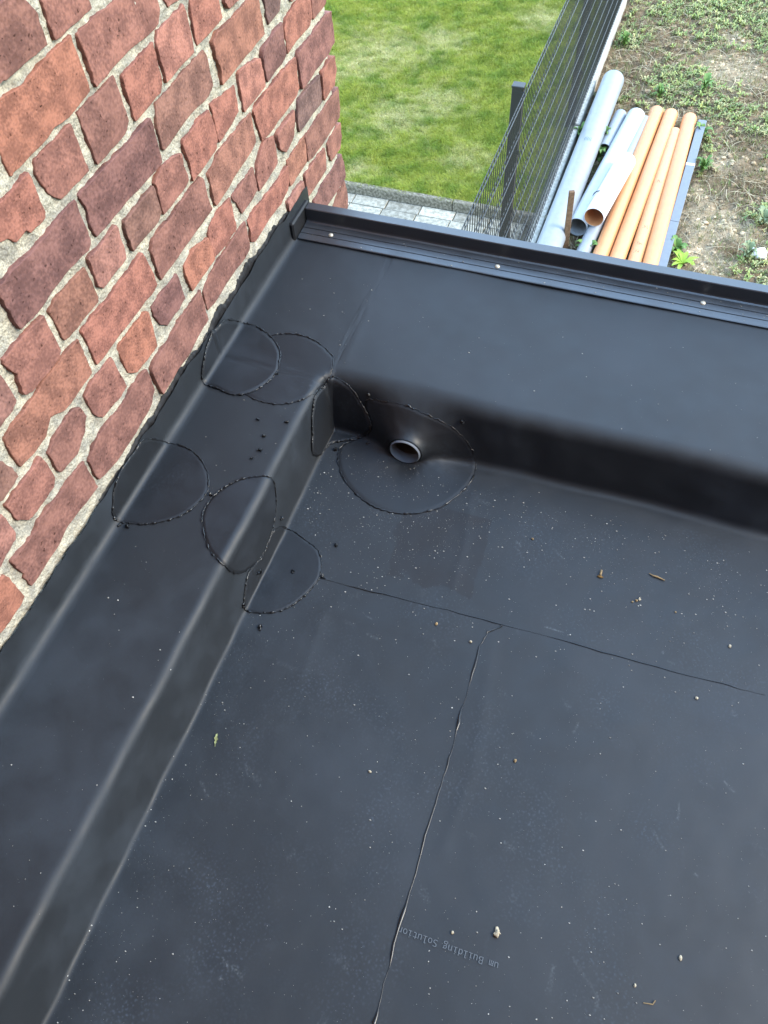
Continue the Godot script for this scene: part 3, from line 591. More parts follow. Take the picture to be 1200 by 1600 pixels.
# ---------------------------------------------------------------- the flat roof
func build_roof() -> void:
	var roof := thing("flat_roof", "flat roof of dark rubber sheet with raised upstands, round patches and metal edge", "roof")
	put("membrane", membrane_mesh(), M.rubber, roof)
	var body := put("roof_body", box_mesh(Vector3(2.36, 3.02, 2.03), 0.004), M.render, roof, Vector3(1.2, -1.645, -0.3))
	put("upstand_light_block", box_mesh(Vector3(2.36, 0.122, 0.31), 0.004), M.wood, roof, Vector3(1.2, -0.0715, -1.158))  # unseen filler, added to stop light leaking into the void behind the drain
	body.set_meta("label", "rendered walls of the extension under the flat roof")
	# round patches glued over corners and folds, each with a bead of sealant
	var names := [["p2", outline_p2, 0.0016], ["p1", outline_p1, 0.0032], ["p3", outline_p3, 0.0018], ["p5", outline_p5, 0.0018], ["p4", outline_p4, 0.0026], ["p7", outline_p7, 0.0017], ["p6", outline_p6, 0.0034]]
	for k in names.size():
		var o := outline(names[k][1])
		var c := Vector2.ZERO
		for q in o: c += q
		c /= o.size()
		var hole: float = 0.0
		if names[k][0] == "p7":
			c = Vector2(drain_s, drain_t)
			hole = 0.031
		var p := put("round_patch", patch_mesh(o, c, hole, names[k][2]), M.patch, roof)
		put("sealant_bead", bead_mesh(o, true, 0.0009, k * 13.0, names[k][2] * 0.7), M.sealant, p)
		if names[k][0] == "p7": p.set_meta("label", "large round patch with a drain pipe through it")
	var r := RandomNumberGenerator.new()
	r.seed = 5
	# laps between the sheets, closed with a thin bead
	put("seam_bead", bead_mesh(outline(seamx_line), false, 0.0006, 301.0, 0.0003), M.sealant, roof)
	put("seam_bead", bead_mesh(outline(seamz_line), false, 0.0013, 351.0, 0.0006), M.sealant, roof)
	# blobs of spilled sealant
	for q in [Vector2(0.352, 0.948), Vector2(0.178, 0.826), Vector2(0.462, 0.853), Vector2(0.425, 0.565), Vector2(0.385, 0.6), Vector2(0.175, 0.548), Vector2(0.235, 0.65), Vector2(0.21, 0.74), Vector2(0.21, 0.69), Vector2(0.215, 0.72), Vector2(0.335, 0.785), Vector2(0.605, 0.47), Vector2(0.43, 0.46), Vector2(0.46, 0.79), Vector2(0.4, 0.97), Vector2(0.41, 0.86), Vector2(0.185, 0.66), Vector2(0.345, 0.89), Vector2(0.35, 0.882), Vector2(0.05, 0.918), Vector2(0.065, 0.924), Vector2(0.08, 0.922)]:
		var st := PackedVector2Array()
		var an := r.randf() * TAU
		var L := r.randf_range(0.002, 0.008)
		for i in 4: st.append(q + Vector2(cos(an), sin(an)) * L * (i / 3.0 - 0.5) + Vector2(r.randf_range(-1, 1), r.randf_range(-1, 1)) * 0.001)
		put("sealant_blob", bead_mesh(st, false, 0.0017, an * 40.0, 0.0016), M.sealant, roof)
	# drain pipe stub through the upstand
	var dp := drain_at
	var sh := pipe_shell(dp + Vector3(0, 0, 0), dp + Vector3(0, -0.0004, -0.021), 0.0282, 0.0014)
	var drain := put("drain_pipe", sh[0], M.drain, roof)
	put("pipe_bore", sh[1], M.drain_inner, drain)
	# metal edge trim: one folded profile along the far edge
	var prof := [Vector2(-1.246, 0.001), Vector2(-1.246, 0.0042), Vector2(-1.2475, 0.0052), Vector2(-1.2612, 0.0062), Vector2(-1.2617, 0.0049), Vector2(-1.2629, 0.0049), Vector2(-1.2634, 0.0063), Vector2(-1.2772, 0.0073), Vector2(-1.2777, 0.006), Vector2(-1.2789, 0.006), Vector2(-1.2794, 0.0074), Vector2(-1.2935, 0.0088), Vector2(-1.2962, 0.0108), Vector2(-1.2972, 0.014), Vector2(-1.2972, 0.0368), Vector2(-1.2985, 0.0384), Vector2(-1.318, 0.0384), Vector2(-1.3195, 0.0368), Vector2(-1.3195, -0.11), Vector2(-1.316, -0.11), Vector2(-1.316, 0.0)]
	var st2 := SurfaceTool.new()
	st2.begin(Mesh.PRIMITIVE_TRIANGLES)
	st2.set_smooth_group(-1)
	var nx := 60
	for i in nx:
		var xa := lerpf(0.016, 2.38, float(i) / nx)
		var xb := lerpf(0.016, 2.38, float(i + 1) / nx)
		for j in prof.size() - 1:
			var a: Vector2 = prof[j]
			var b: Vector2 = prof[j + 1]
			var wa := noise_a.get_noise_2d(xa * 4.0, 500.0) * 0.0008
			var wb := noise_a.get_noise_2d(xb * 4.0, 500.0) * 0.0008
			var p := [Vector3(xa, a.y + wa, a.x), Vector3(xb, a.y + wb, a.x), Vector3(xb, b.y + wb, b.x), Vector3(xa, b.y + wa, b.x)]
			for k in [0, 2, 1, 0, 3, 2]: st2.add_vertex(p[k])
	st2.generate_normals()
	var trim := put("edge_trim", st2.commit(), M.trim, roof)
	# rubber fold closing the end of the trim against the wall
	put("end_fold", box_mesh(Vector3(0.011, 0.046, 0.085), 0.003), M.rubber_plain, roof, Vector3(0.0085, 0.018, -1.2805))
	for i in range(0, screw_spots.size(), 2):
		var v := PackedVector3Array()
		var idx := PackedInt32Array()
		var rr := 0.0052
		for a in 5:
			for j in 15:
				var el := a / 4.0 * PI / 2
				v.append(Vector3(cos(TAU * j / 14.0) * cos(el) * rr, sin(el) * 0.0032, sin(TAU * j / 14.0) * cos(el) * rr))
		put("screw", make_mesh(v, grid_index(5, 15)), M.screw, trim, Vector3(screw_spots[i], 0.0068, screw_spots[i + 1]))
	# faint stamp on the sheet, reading away from the camera
	var tm := TextMesh.new()
	tm.text = "um Building Solution"
	var sf := SystemFont.new()
	sf.font_names = PackedStringArray(["Droid Sans Mono", "Droid Sans"])
	tm.font = sf
	tm.font_size = 20
	tm.pixel_size = 0.0006
	tm.depth = 0.0003
	var q0 = spot["textl"]
	var q1 = spot["textr"]
	var pl := roof_point(q0[0], q0[1])
	var pr := roof_point(q1[0], q1[1])
	var lt := put("printed_lettering", tm, M.print, roof)
	lt.position = (pl + pr) * 0.5 + Vector3(0, 0.0012, 0.0)
	var bx := (pl - pr).normalized()
	var nrm := roof_normal((q0[0] + q1[0]) / 2, (q0[1] + q1[1]) / 2)
	var by := nrm.cross(bx).normalized()
	var wscale := pl.distance_to(pr) / maxf(tm.get_aabb().size.x, 0.01)
	lt.basis = Basis(bx * wscale, by * wscale, bx.cross(by).normalized())

func grain_mesh(flat: float) -> ArrayMesh:
	var v := PackedVector3Array([Vector3(1, 0, 0.1), Vector3(0.1, 0, 1), Vector3(-0.9, 0, 0.2), Vector3(-0.1, 0, -0.8), Vector3(0.1, flat, 0), Vector3(0, -flat, 0)])
	var idx := PackedInt32Array([0, 4, 1, 1, 4, 2, 2, 4, 3, 3, 4, 0, 0, 1, 5, 1, 2, 5, 2, 3, 5, 3, 0, 5])
	return make_mesh(v, idx)

func lump_mesh(size: Vector3, salt: float, rough := 0.35) -> ArrayMesh:
	var v := PackedVector3Array()
	var nu := 13
	var nv := 8
	for i in nu:
		for j in nv:
			var an := TAU * i / (nu - 1)
			var el := PI * j / (nv - 1) - PI / 2
			var d := Vector3(cos(an) * cos(el), sin(el), sin(an) * cos(el))
			var k := 1.0 + noise_b.get_noise_3d(d.x * 9 + salt, d.y * 9, d.z * 9) * rough * 2.0
			v.append(d * k * size * 0.5)
	return make_mesh(v, grid_index(nu, nv, true))

func on_roof(key: String, lift: float) -> Vector3:
	var q = spot[key]
	return roof_point(q[0], q[1]) + Vector3(0, lift, 0)

func build_roof_litter() -> void:
	var r := RandomNumberGenerator.new()
	r.seed = 99
	var mm := MultiMesh.new()
	mm.transform_format = MultiMesh.TRANSFORM_3D
	mm.use_colors = true
	mm.mesh = grain_mesh(0.45)
	var xf := []
	var cl := []
	while xf.size() < 9000:
		var s := r.randf_range(0.1, 1.75)
		var t := r.randf_range(0.2, 1.8)
		var w := 0.05
		if s > 0.36 and t > 0.59:
			w = 0.16 + 0.55 * exp(-pow((t - 0.66) / 0.09, 2.0)) + 1.2 * exp(-pow(Vector2(s - 0.56, t - 0.73).length() / 0.09, 2.0)) + 0.35 * exp(-pow((s - 0.38) / 0.05, 2.0))
			w *= 0.35 + 0.9 * clampf(noise_a.get_noise_2d(s * 9.0, t * 9.0 + 33.0) + 0.5, 0.0, 1.0)
		elif t < 0.45 and t > 0.13: w = 0.05
		if Vector2(s - drain_s, t - drain_t).length() < 0.05: continue
		if t > 0.43 and t < 0.6: w *= 0.2
		if r.randf() > w: continue
		var sz := 0.00026 + pow(r.randf(), 9.0) * 0.0011
		var n := roof_normal(s, t)
		if n.y < 0.6: continue
		var lift := 0.0003
		if Vector2(s - drain_s, t - drain_t).length() < 0.13: lift = 0.0018
		var b := Basis(Vector3.UP, r.randf() * TAU).scaled(Vector3(sz * r.randf_range(0.7, 1.8), sz, sz))
		xf.append(Transform3D(b, roof_point(s, t) + n * lift))
		var g := r.randf_range(0.14, 0.45)
		cl.append(Color(g, g * 0.97, g * 0.88))
	for i in 170:
		var sz := 0.0003 + pow(r.randf(), 6.0) * 0.0014
		var u := r.randf()
		xf.append(Transform3D(Basis(Vector3.UP, r.randf() * TAU).scaled(Vector3(sz * 1.4, sz, sz)), Vector3(r.randf_range(0.03, 1.4), lerpf(0.0058, 0.0088, u), lerpf(-1.249, -1.292, u))))
		var g2 := r.randf_range(0.15, 0.45)
		cl.append(Color(g2, g2 * 0.95, g2 * 0.85))
	mm.instance_count = xf.size()
	for i in xf.size():
		mm.set_instance_transform(i, xf[i])
		mm.set_instance_color(i, cl[i])
	var dust := MultiMeshInstance3D.new()
	dust.name = "dust"
	dust.multimesh = mm
	dust.material_override = M.grain
	add_child(dust)
	tag(dust, "pale grit and dust specks scattered over the rubber roof and edge trim", "grit", "", "stuff")
	# pieces that can be picked up one by one
	var leaf := thing("leaf_scrap", "pale green torn scrap of leaf on the rubber near the upstand", "leaf", on_roof("leaf", 0.001))
	var lv := PackedVector3Array()
	for i in 7:
		for j in 3:
			var u := i / 6.0
			var wd := 0.0024 * sin(PI * clampf(u * 0.9 + 0.06, 0.0, 1.0)) * (1.0 + 0.5 * sin(u * 17.0))
			lv.append(Vector3((j - 1) * wd + 0.003 * u, 0.0012 + 0.0015 * sin(u * 6.0) + (0.0008 if j != 1 else 0.0), (u - 0.5) * 0.015))
	put("blade", make_mesh(lv, grid_index(7, 3)), M.leaf_pale, leaf)
	put("stalk", tube_path(PackedVector3Array([Vector3(0.003, 0.001, 0.007), Vector3(0.0048, 0.001, 0.011)]), PackedFloat32Array([0.0005, 0.0004]), 5), M.leaf_pale, leaf)
	var fl := thing("bark_flake", "upright brown flake with a flat tan foot on the rubber", "debris", on_roof("flake", 0.001))
	put("flake", lump_mesh(Vector3(0.004, 0.004, 0.012), 3.0), M.straw, fl, Vector3(0, 0.001, -0.003))
	put("foot", lump_mesh(Vector3(0.01, 0.003, 0.004), 8.0), M.brown, fl, Vector3(0, 0.0005, 0.004))
	var sk := put("wood_splinter", tube_path(PackedVector3Array([Vector3(-0.013, 0, -0.003), Vector3(-0.006, 0.001, 0.0002), Vector3(0, 0.0005, 0.0), Vector3(0.013, 0.0005, 0.003)]), PackedFloat32Array([0.0004, 0.0012, 0.0016, 0.0009]), 6), M.straw, null, on_roof("stick", 0.0015))
	tag(sk, "long pale wood splinter lying near the far upstand", "splinter")
	var tw := put("straw_twig", tube_path(PackedVector3Array([Vector3(-0.008, 0, 0.002), Vector3(0.003, 0.0005, 0.0), Vector3(0.005, 0.001, -0.005)]), PackedFloat32Array([0.0005, 0.0008, 0.0006]), 5), M.straw, null, on_roof("twig", 0.001))
	tag(tw, "small bent straw twig on the rubber sheet", "twig")
	var pls := put("plaster_crumb", lump_mesh(Vector3(0.008, 0.005, 0.01), 21.0, 0.6), M.chalk, null, on_roof("plaster", 0.0015))
	tag(pls, "largest cream plaster crumb beside the printed lettering", "crumb")
	var chip := put("stone_chip", lump_mesh(Vector3(0.0042, 0.003, 0.0065), 31.0, 0.15), M.chalk, null, on_roof("chip", 0.0012))
	tag(chip, "smooth white oval stone chip on the open rubber floor", "stone chip")
	for k in ["crumb_a", "crumb_b", "crumb_c", "crumb_d", "crumb_e", "crumb_f", "crumb_g", "crumb_h", "crumb_i", "crumb_j", "crumb_k", "crumb_l", "scrap"]:
		var sz := r.randf_range(0.0026, 0.0046)
		var o := put("mortar_crumb", lump_mesh(Vector3(sz, sz * 0.7, sz * r.randf_range(0.7, 1.4)), r.randf() * 90.0, 0.4), M.chalk if r.randf() < 0.65 else M.straw, null, on_roof(k, sz * 0.3))
		tag(o, "tiny pale mortar crumb lying on the rubber floor", "crumb", "mortar crumbs on the rubber floor")

# ---------------------------------------------------------------- below: paving, lawn, soil
func spots_weight(a: Array, x: float, z: float) -> float:
	var w := 0.0
	for i in range(0, a.size(), 3):
		var d: float = Vector2(x - a[i], z - a[i + 1]).length() / a[i + 2]
		if d < 2.5: w = maxf(w, exp(-d * d))
	return w

func soil_y(x: float, z: float) -> float:
	return GROUND - 0.012 + noise_a.get_noise_2d(x * 4.0, z * 4.0) * 0.035 + noise_b.get_noise_2d(x * 16.0, z * 16.0) * 0.014 + noise_b.get_noise_2d(x * 45.0, z * 45.0) * 0.007 - 0.012 * (1.0 if x < 0.95 and x > -0.1 and z > -7.9 else 0.0)

func soil_color(x: float, z: float) -> Color:
	var sand := Color(0.5, 0.385, 0.25)
	var earth := Color(0.16, 0.11, 0.066)
	var mid := Color(0.28, 0.2, 0.12)
	var n := noise_a.get_noise_2d(x * 9.0 + 60.0, z * 9.0)
	var c := mid.lerp(earth, clampf(n * 1.2 + 0.25, 0, 1))
	c = c.lerp(sand, clampf(spots_weight(sand_spots, x, z) * 1.3 + noise_b.get_noise_2d(x * 14.0, z * 14.0) * 0.4, 0, 1))
	c = c.lerp(earth, clampf(spots_weight(dark_spots, x, z) * 0.9 + noise_b.get_noise_2d(x * 20.0, z * 20.0) * 0.3, 0, 1))
	var g := 1.0 + noise_b.get_noise_2d(x * 90.0, z * 90.0) * 0.35
	return Color(c.r * g, c.g * g, c.b * g)

func build_ground() -> void:
	var far := PlaneMesh.new()
	far.size = Vector2(160, 160)
	var gr := put("ground", far, M.lawn_soil, null, Vector3(0, GROUND - 0.12, -40))
	gr.set_meta("kind", "structure")
	# lawn bed
	var nu := 130
	var nv := 150
	var v := PackedVector3Array()
	var uv := PackedVector2Array()
	for i in nu:
		for j in nv:
			var x := lerpf(-9.0, -0.215, pow(float(i) / (nu - 1), 0.6))
			var z := lerpf(-16.0, -5.735, pow(float(j) / (nv - 1), 0.6))
			v.append(Vector3(x, lawn_y(x, z), z))
	var lawn := put("lawn", make_mesh(v, grid_index(nu, nv, true)), M.lawn_soil)
	lawn.set_meta("kind", "structure")
	# the plot of rough soil
	nu = 190
	nv = 330
	v = PackedVector3Array()
	var col := PackedColorArray()
	for i in nu:
		for j in nv:
			var x := lerpf(-0.17, 4.2, pow(float(i) / (nu - 1), 1.25))
			var z := lerpf(-13.0, -3.4, pow(float(j) / (nv - 1), 0.9))
			v.append(Vector3(x, soil_y(x, z), z))
			col.append(soil_color(x, z))
	var soil := put("soil", make_mesh(v, grid_index(nu, nv, true), PackedVector2Array(), col), M.soil)
	soil.set_meta("kind", "structure")
	# concrete paving slabs
	var pave := put("pavement", box_mesh(Vector3(9.0, 0.08, 4.6), 0.005), M.joint_sand, null, Vector3(-4.72, GROUND - 0.058, -3.38))
	pave.set_meta("kind", "structure")
	var r := RandomNumberGenerator.new()
	r.seed = 31
	var slabs := []
	for k in 3: slabs.append(box_mesh(Vector3(0.287, 0.05, 0.287), 0.004))
	var cut := box_mesh(Vector3(0.287, 0.05, 0.12), 0.004)
	for i in 12:
		var x := -0.395 - i * 0.294
		for j in 6:
			var z := -5.625 if j == 0 else -5.562 + 0.1475 + (j - 1) * 0.294
			var m: Material = M.slab[r.randi() % 3]
			var dx := -0.012 if j % 2 == 1 else 0.0
			put("slab", cut if j == 0 else slabs[r.randi() % 3], m, pave, Vector3(x + dx, 0.0345 + r.randf_range(-0.003, 0.003), z + 3.38) + Vector3(4.72, 0, 0))
	# kerb stones between paving and lawn
	var kerb := thing("kerb", "low weathered concrete kerb between the paving slabs and the lawn", "kerb", Vector3(0, GROUND, -5.712))
	for i in 6:
		put("kerb_stone", box_mesh(Vector3(0.985, 0.19, 0.048), 0.007), M.kerb, kerb, Vector3(-0.708 - i * 0.99 + 0.33, -0.012 + r.randf_range(-0.003, 0.003), r.randf_range(-0.003, 0.003)))

func lawn_y(x: float, z: float) -> float:
	return GROUND + 0.062 + noise_a.get_noise_2d(x * 2.0, z * 2.0) * 0.02 + noise_b.get_noise_2d(x * 9.0, z * 9.0) * 0.006

func tuft_mesh(blades: int, h: float, w: float, spread: float, sd: int) -> ArrayMesh:
	var r := RandomNumberGenerator.new()
	r.seed = sd
	var v := PackedVector3Array()
	var idx := PackedInt32Array()
	for b in blades:
		var an := r.randf() * TAU
		var d := Vector3(cos(an), 0, sin(an))
		var side := Vector3(-sin(an + r.randf_range(-0.6, 0.6)), 0, cos(an)) * w * r.randf_range(0.6, 1.2)
		var base := Vector3(r.randf_range(-1, 1), 0, r.randf_range(-1, 1)) * spread
		var hh := h * r.randf_range(0.6, 1.25)
		var lean := r.randf_range(0.25, 1.0)
		var k := v.size()
		for q in [0.0, 0.55, 1.0]:
			var p: Vector3 = base + d * lean * hh * q * q + Vector3(0, hh * q * (1.0 - 0.3 * lean * q), 0)
			var ww: float = 1.0 - q * q * 0.9
			v.append(p - side * ww)
			v.append(p + side * ww)
		idx.append_array([k, k + 2, k + 1, k + 1, k + 2, k + 3, k + 2, k + 4, k + 3, k + 3, k + 4, k + 5])
	return make_mesh(v, idx)

func scatter(called: String, mesh: Mesh, m: Material, xf: Array, cl: Array, label: String, category: String) -> void:
	var mm := MultiMesh.new()
	mm.transform_format = MultiMesh.TRANSFORM_3D
	mm.use_colors = true
	mm.mesh = mesh
	mm.instance_count = xf.size()
	for i in xf.size():
		mm.set_instance_transform(i, xf[i])
		mm.set_instance_color(i, cl[i])
	var o := MultiMeshInstance3D.new()
	o.name = numbered(called)
	o.multimesh = mm
	o.material_override = m
	add_child(o)
	tag(o, label, category, "", "stuff")

func build_lawn_grass() -> void:
	var r := RandomNumberGenerator.new()
	r.seed = 404
	var xf := []
	var cl := []
	var green := Color(0.175, 0.23, 0.022)
	var lime := Color(0.29, 0.31, 0.045)
	var deep := Color(0.115, 0.18, 0.022)
	var straw := Color(0.45, 0.4, 0.18)
	for i in 165000:
		var z := lerpf(-10.8, -5.715, pow(r.randf(), 0.85))
		var x := r.randf_range(-4.6, -0.22)
		if x < -1.6 + (z + 5.7) * 0.62 - 1.8: continue
		var k := noise_a.get_noise_2d(x * 3.0, z * 3.0)
		var k2 := noise_b.get_noise_2d(x * 7.0, z * 7.0 + 90.0)
		var dry := clampf(spots_weight(dry_spots, x, z) * 0.8 + k2 * 0.55 - 0.12, 0.0, 0.9)
		var c := green.lerp(lime, clampf(k * 0.9 + 0.45 + k2 * 0.35, 0, 1)).lerp(deep, clampf(-k * 1.3 - k2 * 0.3 - 0.1, 0, 0.7))
		c = c.lerp(straw, clampf(dry * r.randf_range(0.4, 1.5), 0, 1))
		var g := r.randf_range(0.72, 1.28)
		cl.append(Color(c.r * g, c.g * g, c.b * g))
		var sc := r.randf_range(0.65, 1.25) * (1.0 - dry * 0.35)
		xf.append(Transform3D(Basis(Vector3.UP, r.randf() * TAU).scaled(Vector3(1, sc, 1)), Vector3(x, lawn_y(x, z) - 0.004, z)))
	scatter("lawn_grass", tuft_mesh(7, 0.032, 0.0019, 0.022, 8), M.grass, xf, cl, "short mown lawn grass with yellowed patches behind the fence", "grass")

func leaf_rosette(n: int, L: float, w: float, rise: float, sd: int) -> ArrayMesh:
	var r := RandomNumberGenerator.new()
	r.seed = sd
	var v := PackedVector3Array()
	var idx := PackedInt32Array()
	for b in n:
		var an := TAU * b / n + r.randf_range(-0.5, 0.5)
		var d := Vector3(cos(an), 0, sin(an))
		var side := Vector3(-sin(an), 0, cos(an))
		var ln := L * r.randf_range(0.55, 1.2)
		var up := rise * r.randf_range(0.3, 1.4)
		var h0 := r.randf_range(0.0, rise * 0.8)
		var k := v.size()
		for i in 5:
			var q := i / 4.0
			var ww: float = w * [0.18, 0.75, 1.0, 0.7, 0.05][i] * r.randf_range(0.8, 1.2)
			var p := d * ln * q + Vector3(0, h0 + up * sin(q * 2.2), 0)
			v.append(p - side * ww + Vector3(0, ww * 0.35, 0))
			v.append(p)
			v.append(p + side * ww + Vector3(0, ww * 0.35, 0))
		for i in 4:
			var a := k + i * 3
			idx.append_array([a, a + 3, a + 1, a + 1, a + 3, a + 4, a + 1, a + 4, a + 2, a + 2, a + 4, a + 5])
	return make_mesh(v, idx)

func build_plot() -> void:
	var r := RandomNumberGenerator.new()
	r.seed = 505
	var wx := []
	var wc := []
	var gx := []
	var gc := []
	var sx := []
	var sc := []
	var cx := []
	var cc := []
	for i in 60000:
		var x := r.randf_range(-0.08, 3.0)
		var z := lerpf(-11.2, -4.6, r.randf())
		var w := spots_weight(weed_spots, x, z)
		var bare := maxf(spots_weight(sand_spots, x, z), spots_weight(dark_spots, x, z) * 0.6)
		var dens := clampf(w * 0.9 + 0.1 + noise_b.get_noise_2d(x * 8.0, z * 8.0) * 0.5 - bare * 0.85, 0, 1)
		if x < 0.98 and z > -7.7: dens *= 0.25
		var b := Basis(Vector3.UP, r.randf() * TAU)
		if r.randf() < dens * 0.42:
			var g := r.randf_range(0.7, 1.4)
			var c := Color(0.13, 0.19, 0.04).lerp(Color(0.33, 0.33, 0.1), r.randf()).lerp(Color(0.13, 0.16, 0.08), r.randf() * 0.5)
			if r.randf() < 0.25: c = Color(0.3, 0.27, 0.12)
			wc.append(Color(c.r * g, c.g * g, c.b * g))
			wx.append(Transform3D(b.scaled(Vector3.ONE * r.randf_range(0.3, 0.95)), Vector3(x, soil_y(x, z), z)))
		elif r.randf() < 0.22 + w * 0.2:
			var g := r.randf_range(0.6, 1.3)
			var c := Color(0.36, 0.3, 0.17).lerp(Color(0.22, 0.17, 0.09), r.randf())
			if r.randf() < 0.3: c = Color(0.17, 0.22, 0.06)
			gc.append(Color(c.r * g, c.g * g, c.b * g))
			gx.append(Transform3D(b.scaled(Vector3.ONE * r.randf_range(0.5, 1.2)), Vector3(x, soil_y(x, z) - 0.004, z)))
		elif r.randf() < 0.1:
			var g := r.randf_range(0.6, 1.3)
			sc.append(Color(0.42 * g, 0.35 * g, 0.23 * g))
			sx.append(Transform3D((b * Basis(Vector3.RIGHT, r.randf_range(-0.25, 0.25))).scaled_local(Vector3(r.randf_range(0.5, 1.6), 1, r.randf_range(0.4, 1.8))), Vector3(x, soil_y(x, z) + 0.008, z)))
		elif r.randf() < 0.35:
			var c := soil_color(x, z)
			var s2 := 0.004 + pow(r.randf(), 4.0) * 0.016
			cc.append(c * r.randf_range(0.8, 1.35))
			cx.append(Transform3D(b.scaled(Vector3(s2, s2 * 0.8, s2)), Vector3(x, soil_y(x, z), z)))
	scatter("weeds", leaf_rosette(7, 0.04, 0.0085, 0.03, 4), M.weed, wx, wc, "low green weeds spreading over the rough soil plot", "weeds")
	scatter("dry_grass", tuft_mesh(6, 0.05, 0.0016, 0.02, 12), M.grass, gx, gc, "dry yellow grass stubble over the rough soil plot", "dry grass")
	var straw := tube_path(PackedVector3Array([Vector3(0, 0, -0.07), Vector3(0.008, 0.006, -0.02), Vector3(0.0, 0.008, 0.03), Vector3(-0.012, 0, 0.07)]), PackedFloat32Array([0.0012, 0.0016, 0.0015, 0.0008]), 4)
	scatter("straw", straw, M.grain, sx, sc, "pale dry stalks littering the soil plot", "straw")
	scatter("clods", lump_mesh(Vector3(2, 2, 2), 14.0, 0.5), M.grain, cx, cc, "small crumbs and clods of earth on the soil plot", "clods")
	# single leafy plants
	var labels := ["bright lime green leafy plant on bare sand below the roof edge", "dark leafy weed growing between the grey pipes", "broad leaved weed at the open end of the short grey pipe", "weed growing at the foot of the fence beside the thick grey pipe", "leafy weed just beyond the far ends of the orange pipes", "leafy weed beside the flat grey profile", "small weed by the near end of the flat grey profile", "clump of weed behind the white pipe stack", "tall leafy weed clump out on the soil plot", "weed clump beside the concrete plinth at the bare earth", "tall grey green weed beyond the white stone", "low grey green weed touching the white stone", "small weed at the near end of the thin grey pipe"]
	var kinds := [leaf_rosette(11, 0.13, 0.018, 0.05, 21), leaf_rosette(14, 0.08, 0.02, 0.07, 22), leaf_rosette(18, 0.07, 0.014, 0.09, 23)]
	for i in range(0, plant_spots.size(), 2):
		var k := i / 2
		var x: float = plant_spots[i]
		var z: float = plant_spots[i + 1]
		var p := thing("weed_plant", labels[k], "plant", Vector3(x, soil_y(x, z) - 0.003, z), "")
		p.rotation.y = r.randf() * TAU
		put("leaves", kinds[0] if k == 0 else kinds[1 + k % 2], M.leaf_lime if k == 0 else (M.leaf_blue if (k == 10 or k == 11) else M.leaf_green), p)
		put("stem", tube_path(PackedVector3Array([Vector3(0, -0.01, 0), Vector3(0.003, 0.03, 0.002), Vector3(0.004, 0.06, 0.0)]), PackedFloat32Array([0.003, 0.0025, 0.001]), 6), M.leaf_green, p)
	var st := put("white_stone", lump_mesh(Vector3(0.13, 0.08, 0.1), 44.0, 0.3), M.white_stone, null, Vector3(1.542, GROUND + 0.015, -5.80))
	tag(st, "white broken stone lying among weeds on the soil", "stone")
	var bl := put("blue_scrap", lump_mesh(Vector3(0.1, 0.05, 0.12), 60.0, 0.4), M.blue, null, Vector3(1.7, GROUND - 0.005, -5.5))
	tag(bl, "crumpled light blue plastic scrap in the weeds", "plastic scrap")
	var stick := put("long_stalk", tube_path(PackedVector3Array([Vector3(0, 0.02, 0), Vector3(0.15, 0.03, 0.05), Vector3(0.36, 0.02, 0.15)]), PackedFloat32Array([0.003, 0.006, 0.005]), 6), M.straw, null, Vector3(1.36, GROUND + 0.01, -6.75))
	tag(stick, "long pale dry stalk lying across the dark soil", "stalk")

# ---------------------------------------------------------------- fence
func build_fence() -> void:
	var fx := -0.143
	var top := -3.05
	var f := thing("wire_fence", "dark grey double wire mesh fence on concrete plinth beside the lawn", "fence", Vector3(fx, top, 0))
	var pm := box_mesh(Vector3(0.066, 2.1, 0.05), 0.003)
	var cm := box_mesh(Vector3(0.072, 0.014, 0.056), 0.003)
	for z in [-2.0, -4.53, -7.06, -9.59]:
		var p := put("post", pm, M.fence, f, Vector3(-0.052, 0.585, z))
		put("post_cap", cm, M.fence, p, Vector3(0, 1.053, 0))
		for y in [0.05, 0.45, 0.85, 1.25, 1.6]:
			put("clip", box_mesh(Vector3(0.03, 0.03, 0.012), 0.002), M.fence, p, Vector3(0.03, y - 0.585, 0.02))
	var vw := CylinderMesh.new()
	vw.top_radius = 0.0025
	vw.bottom_radius = 0.0025
	vw.height = 1.63
	vw.radial_segments = 8
	vw.rings = 1
	var z := -9.9
	while z < -2.0:
		put("vertical_wire", vw, M.fence, f, Vector3(0, 0.835, z))
		z += 0.05
	var hw := CylinderMesh.new()
	hw.top_radius = 0.0033
	hw.bottom_radius = 0.0033
	hw.height = 7.94
	hw.radial_segments = 8
	hw.rings = 1
	for k in 9:
		for s in [-1, 1]:
			var h := put("horizontal_wire", hw, M.fence, f, Vector3(0.0066 * s, 0.03 + k * 0.2, -5.95))
			h.rotation.x = PI / 2
	var where := ["pale concrete gravel board under the fence stretch beside the house", "pale concrete gravel board under the fence between its two visible posts", "pale concrete gravel board under the fence beyond its farther visible post"]
	for k in 3:
		var b := put("plinth_board", box_mesh(Vector3(0.072, 0.3, 2.5), 0.008), M.concrete, null, Vector3(fx + 0.002, top - 0.162, -3.265 - k * 2.53))
		tag(b, where[k], "concrete board", "concrete boards under the fence")

# ---------------------------------------------------------------- pipes
func pipe(called: String, label: String, a: Vector3, b: Vector3, r: float, m: Material, inner: Material, group := "") -> Node3D:
	var t := thing(called, label, "pipe", b, group)
	var sh := pipe_shell(b - b, a - b, r)
	put("shell", sh[0], m, t)
	put("bore", sh[1], inner, t)
	return t

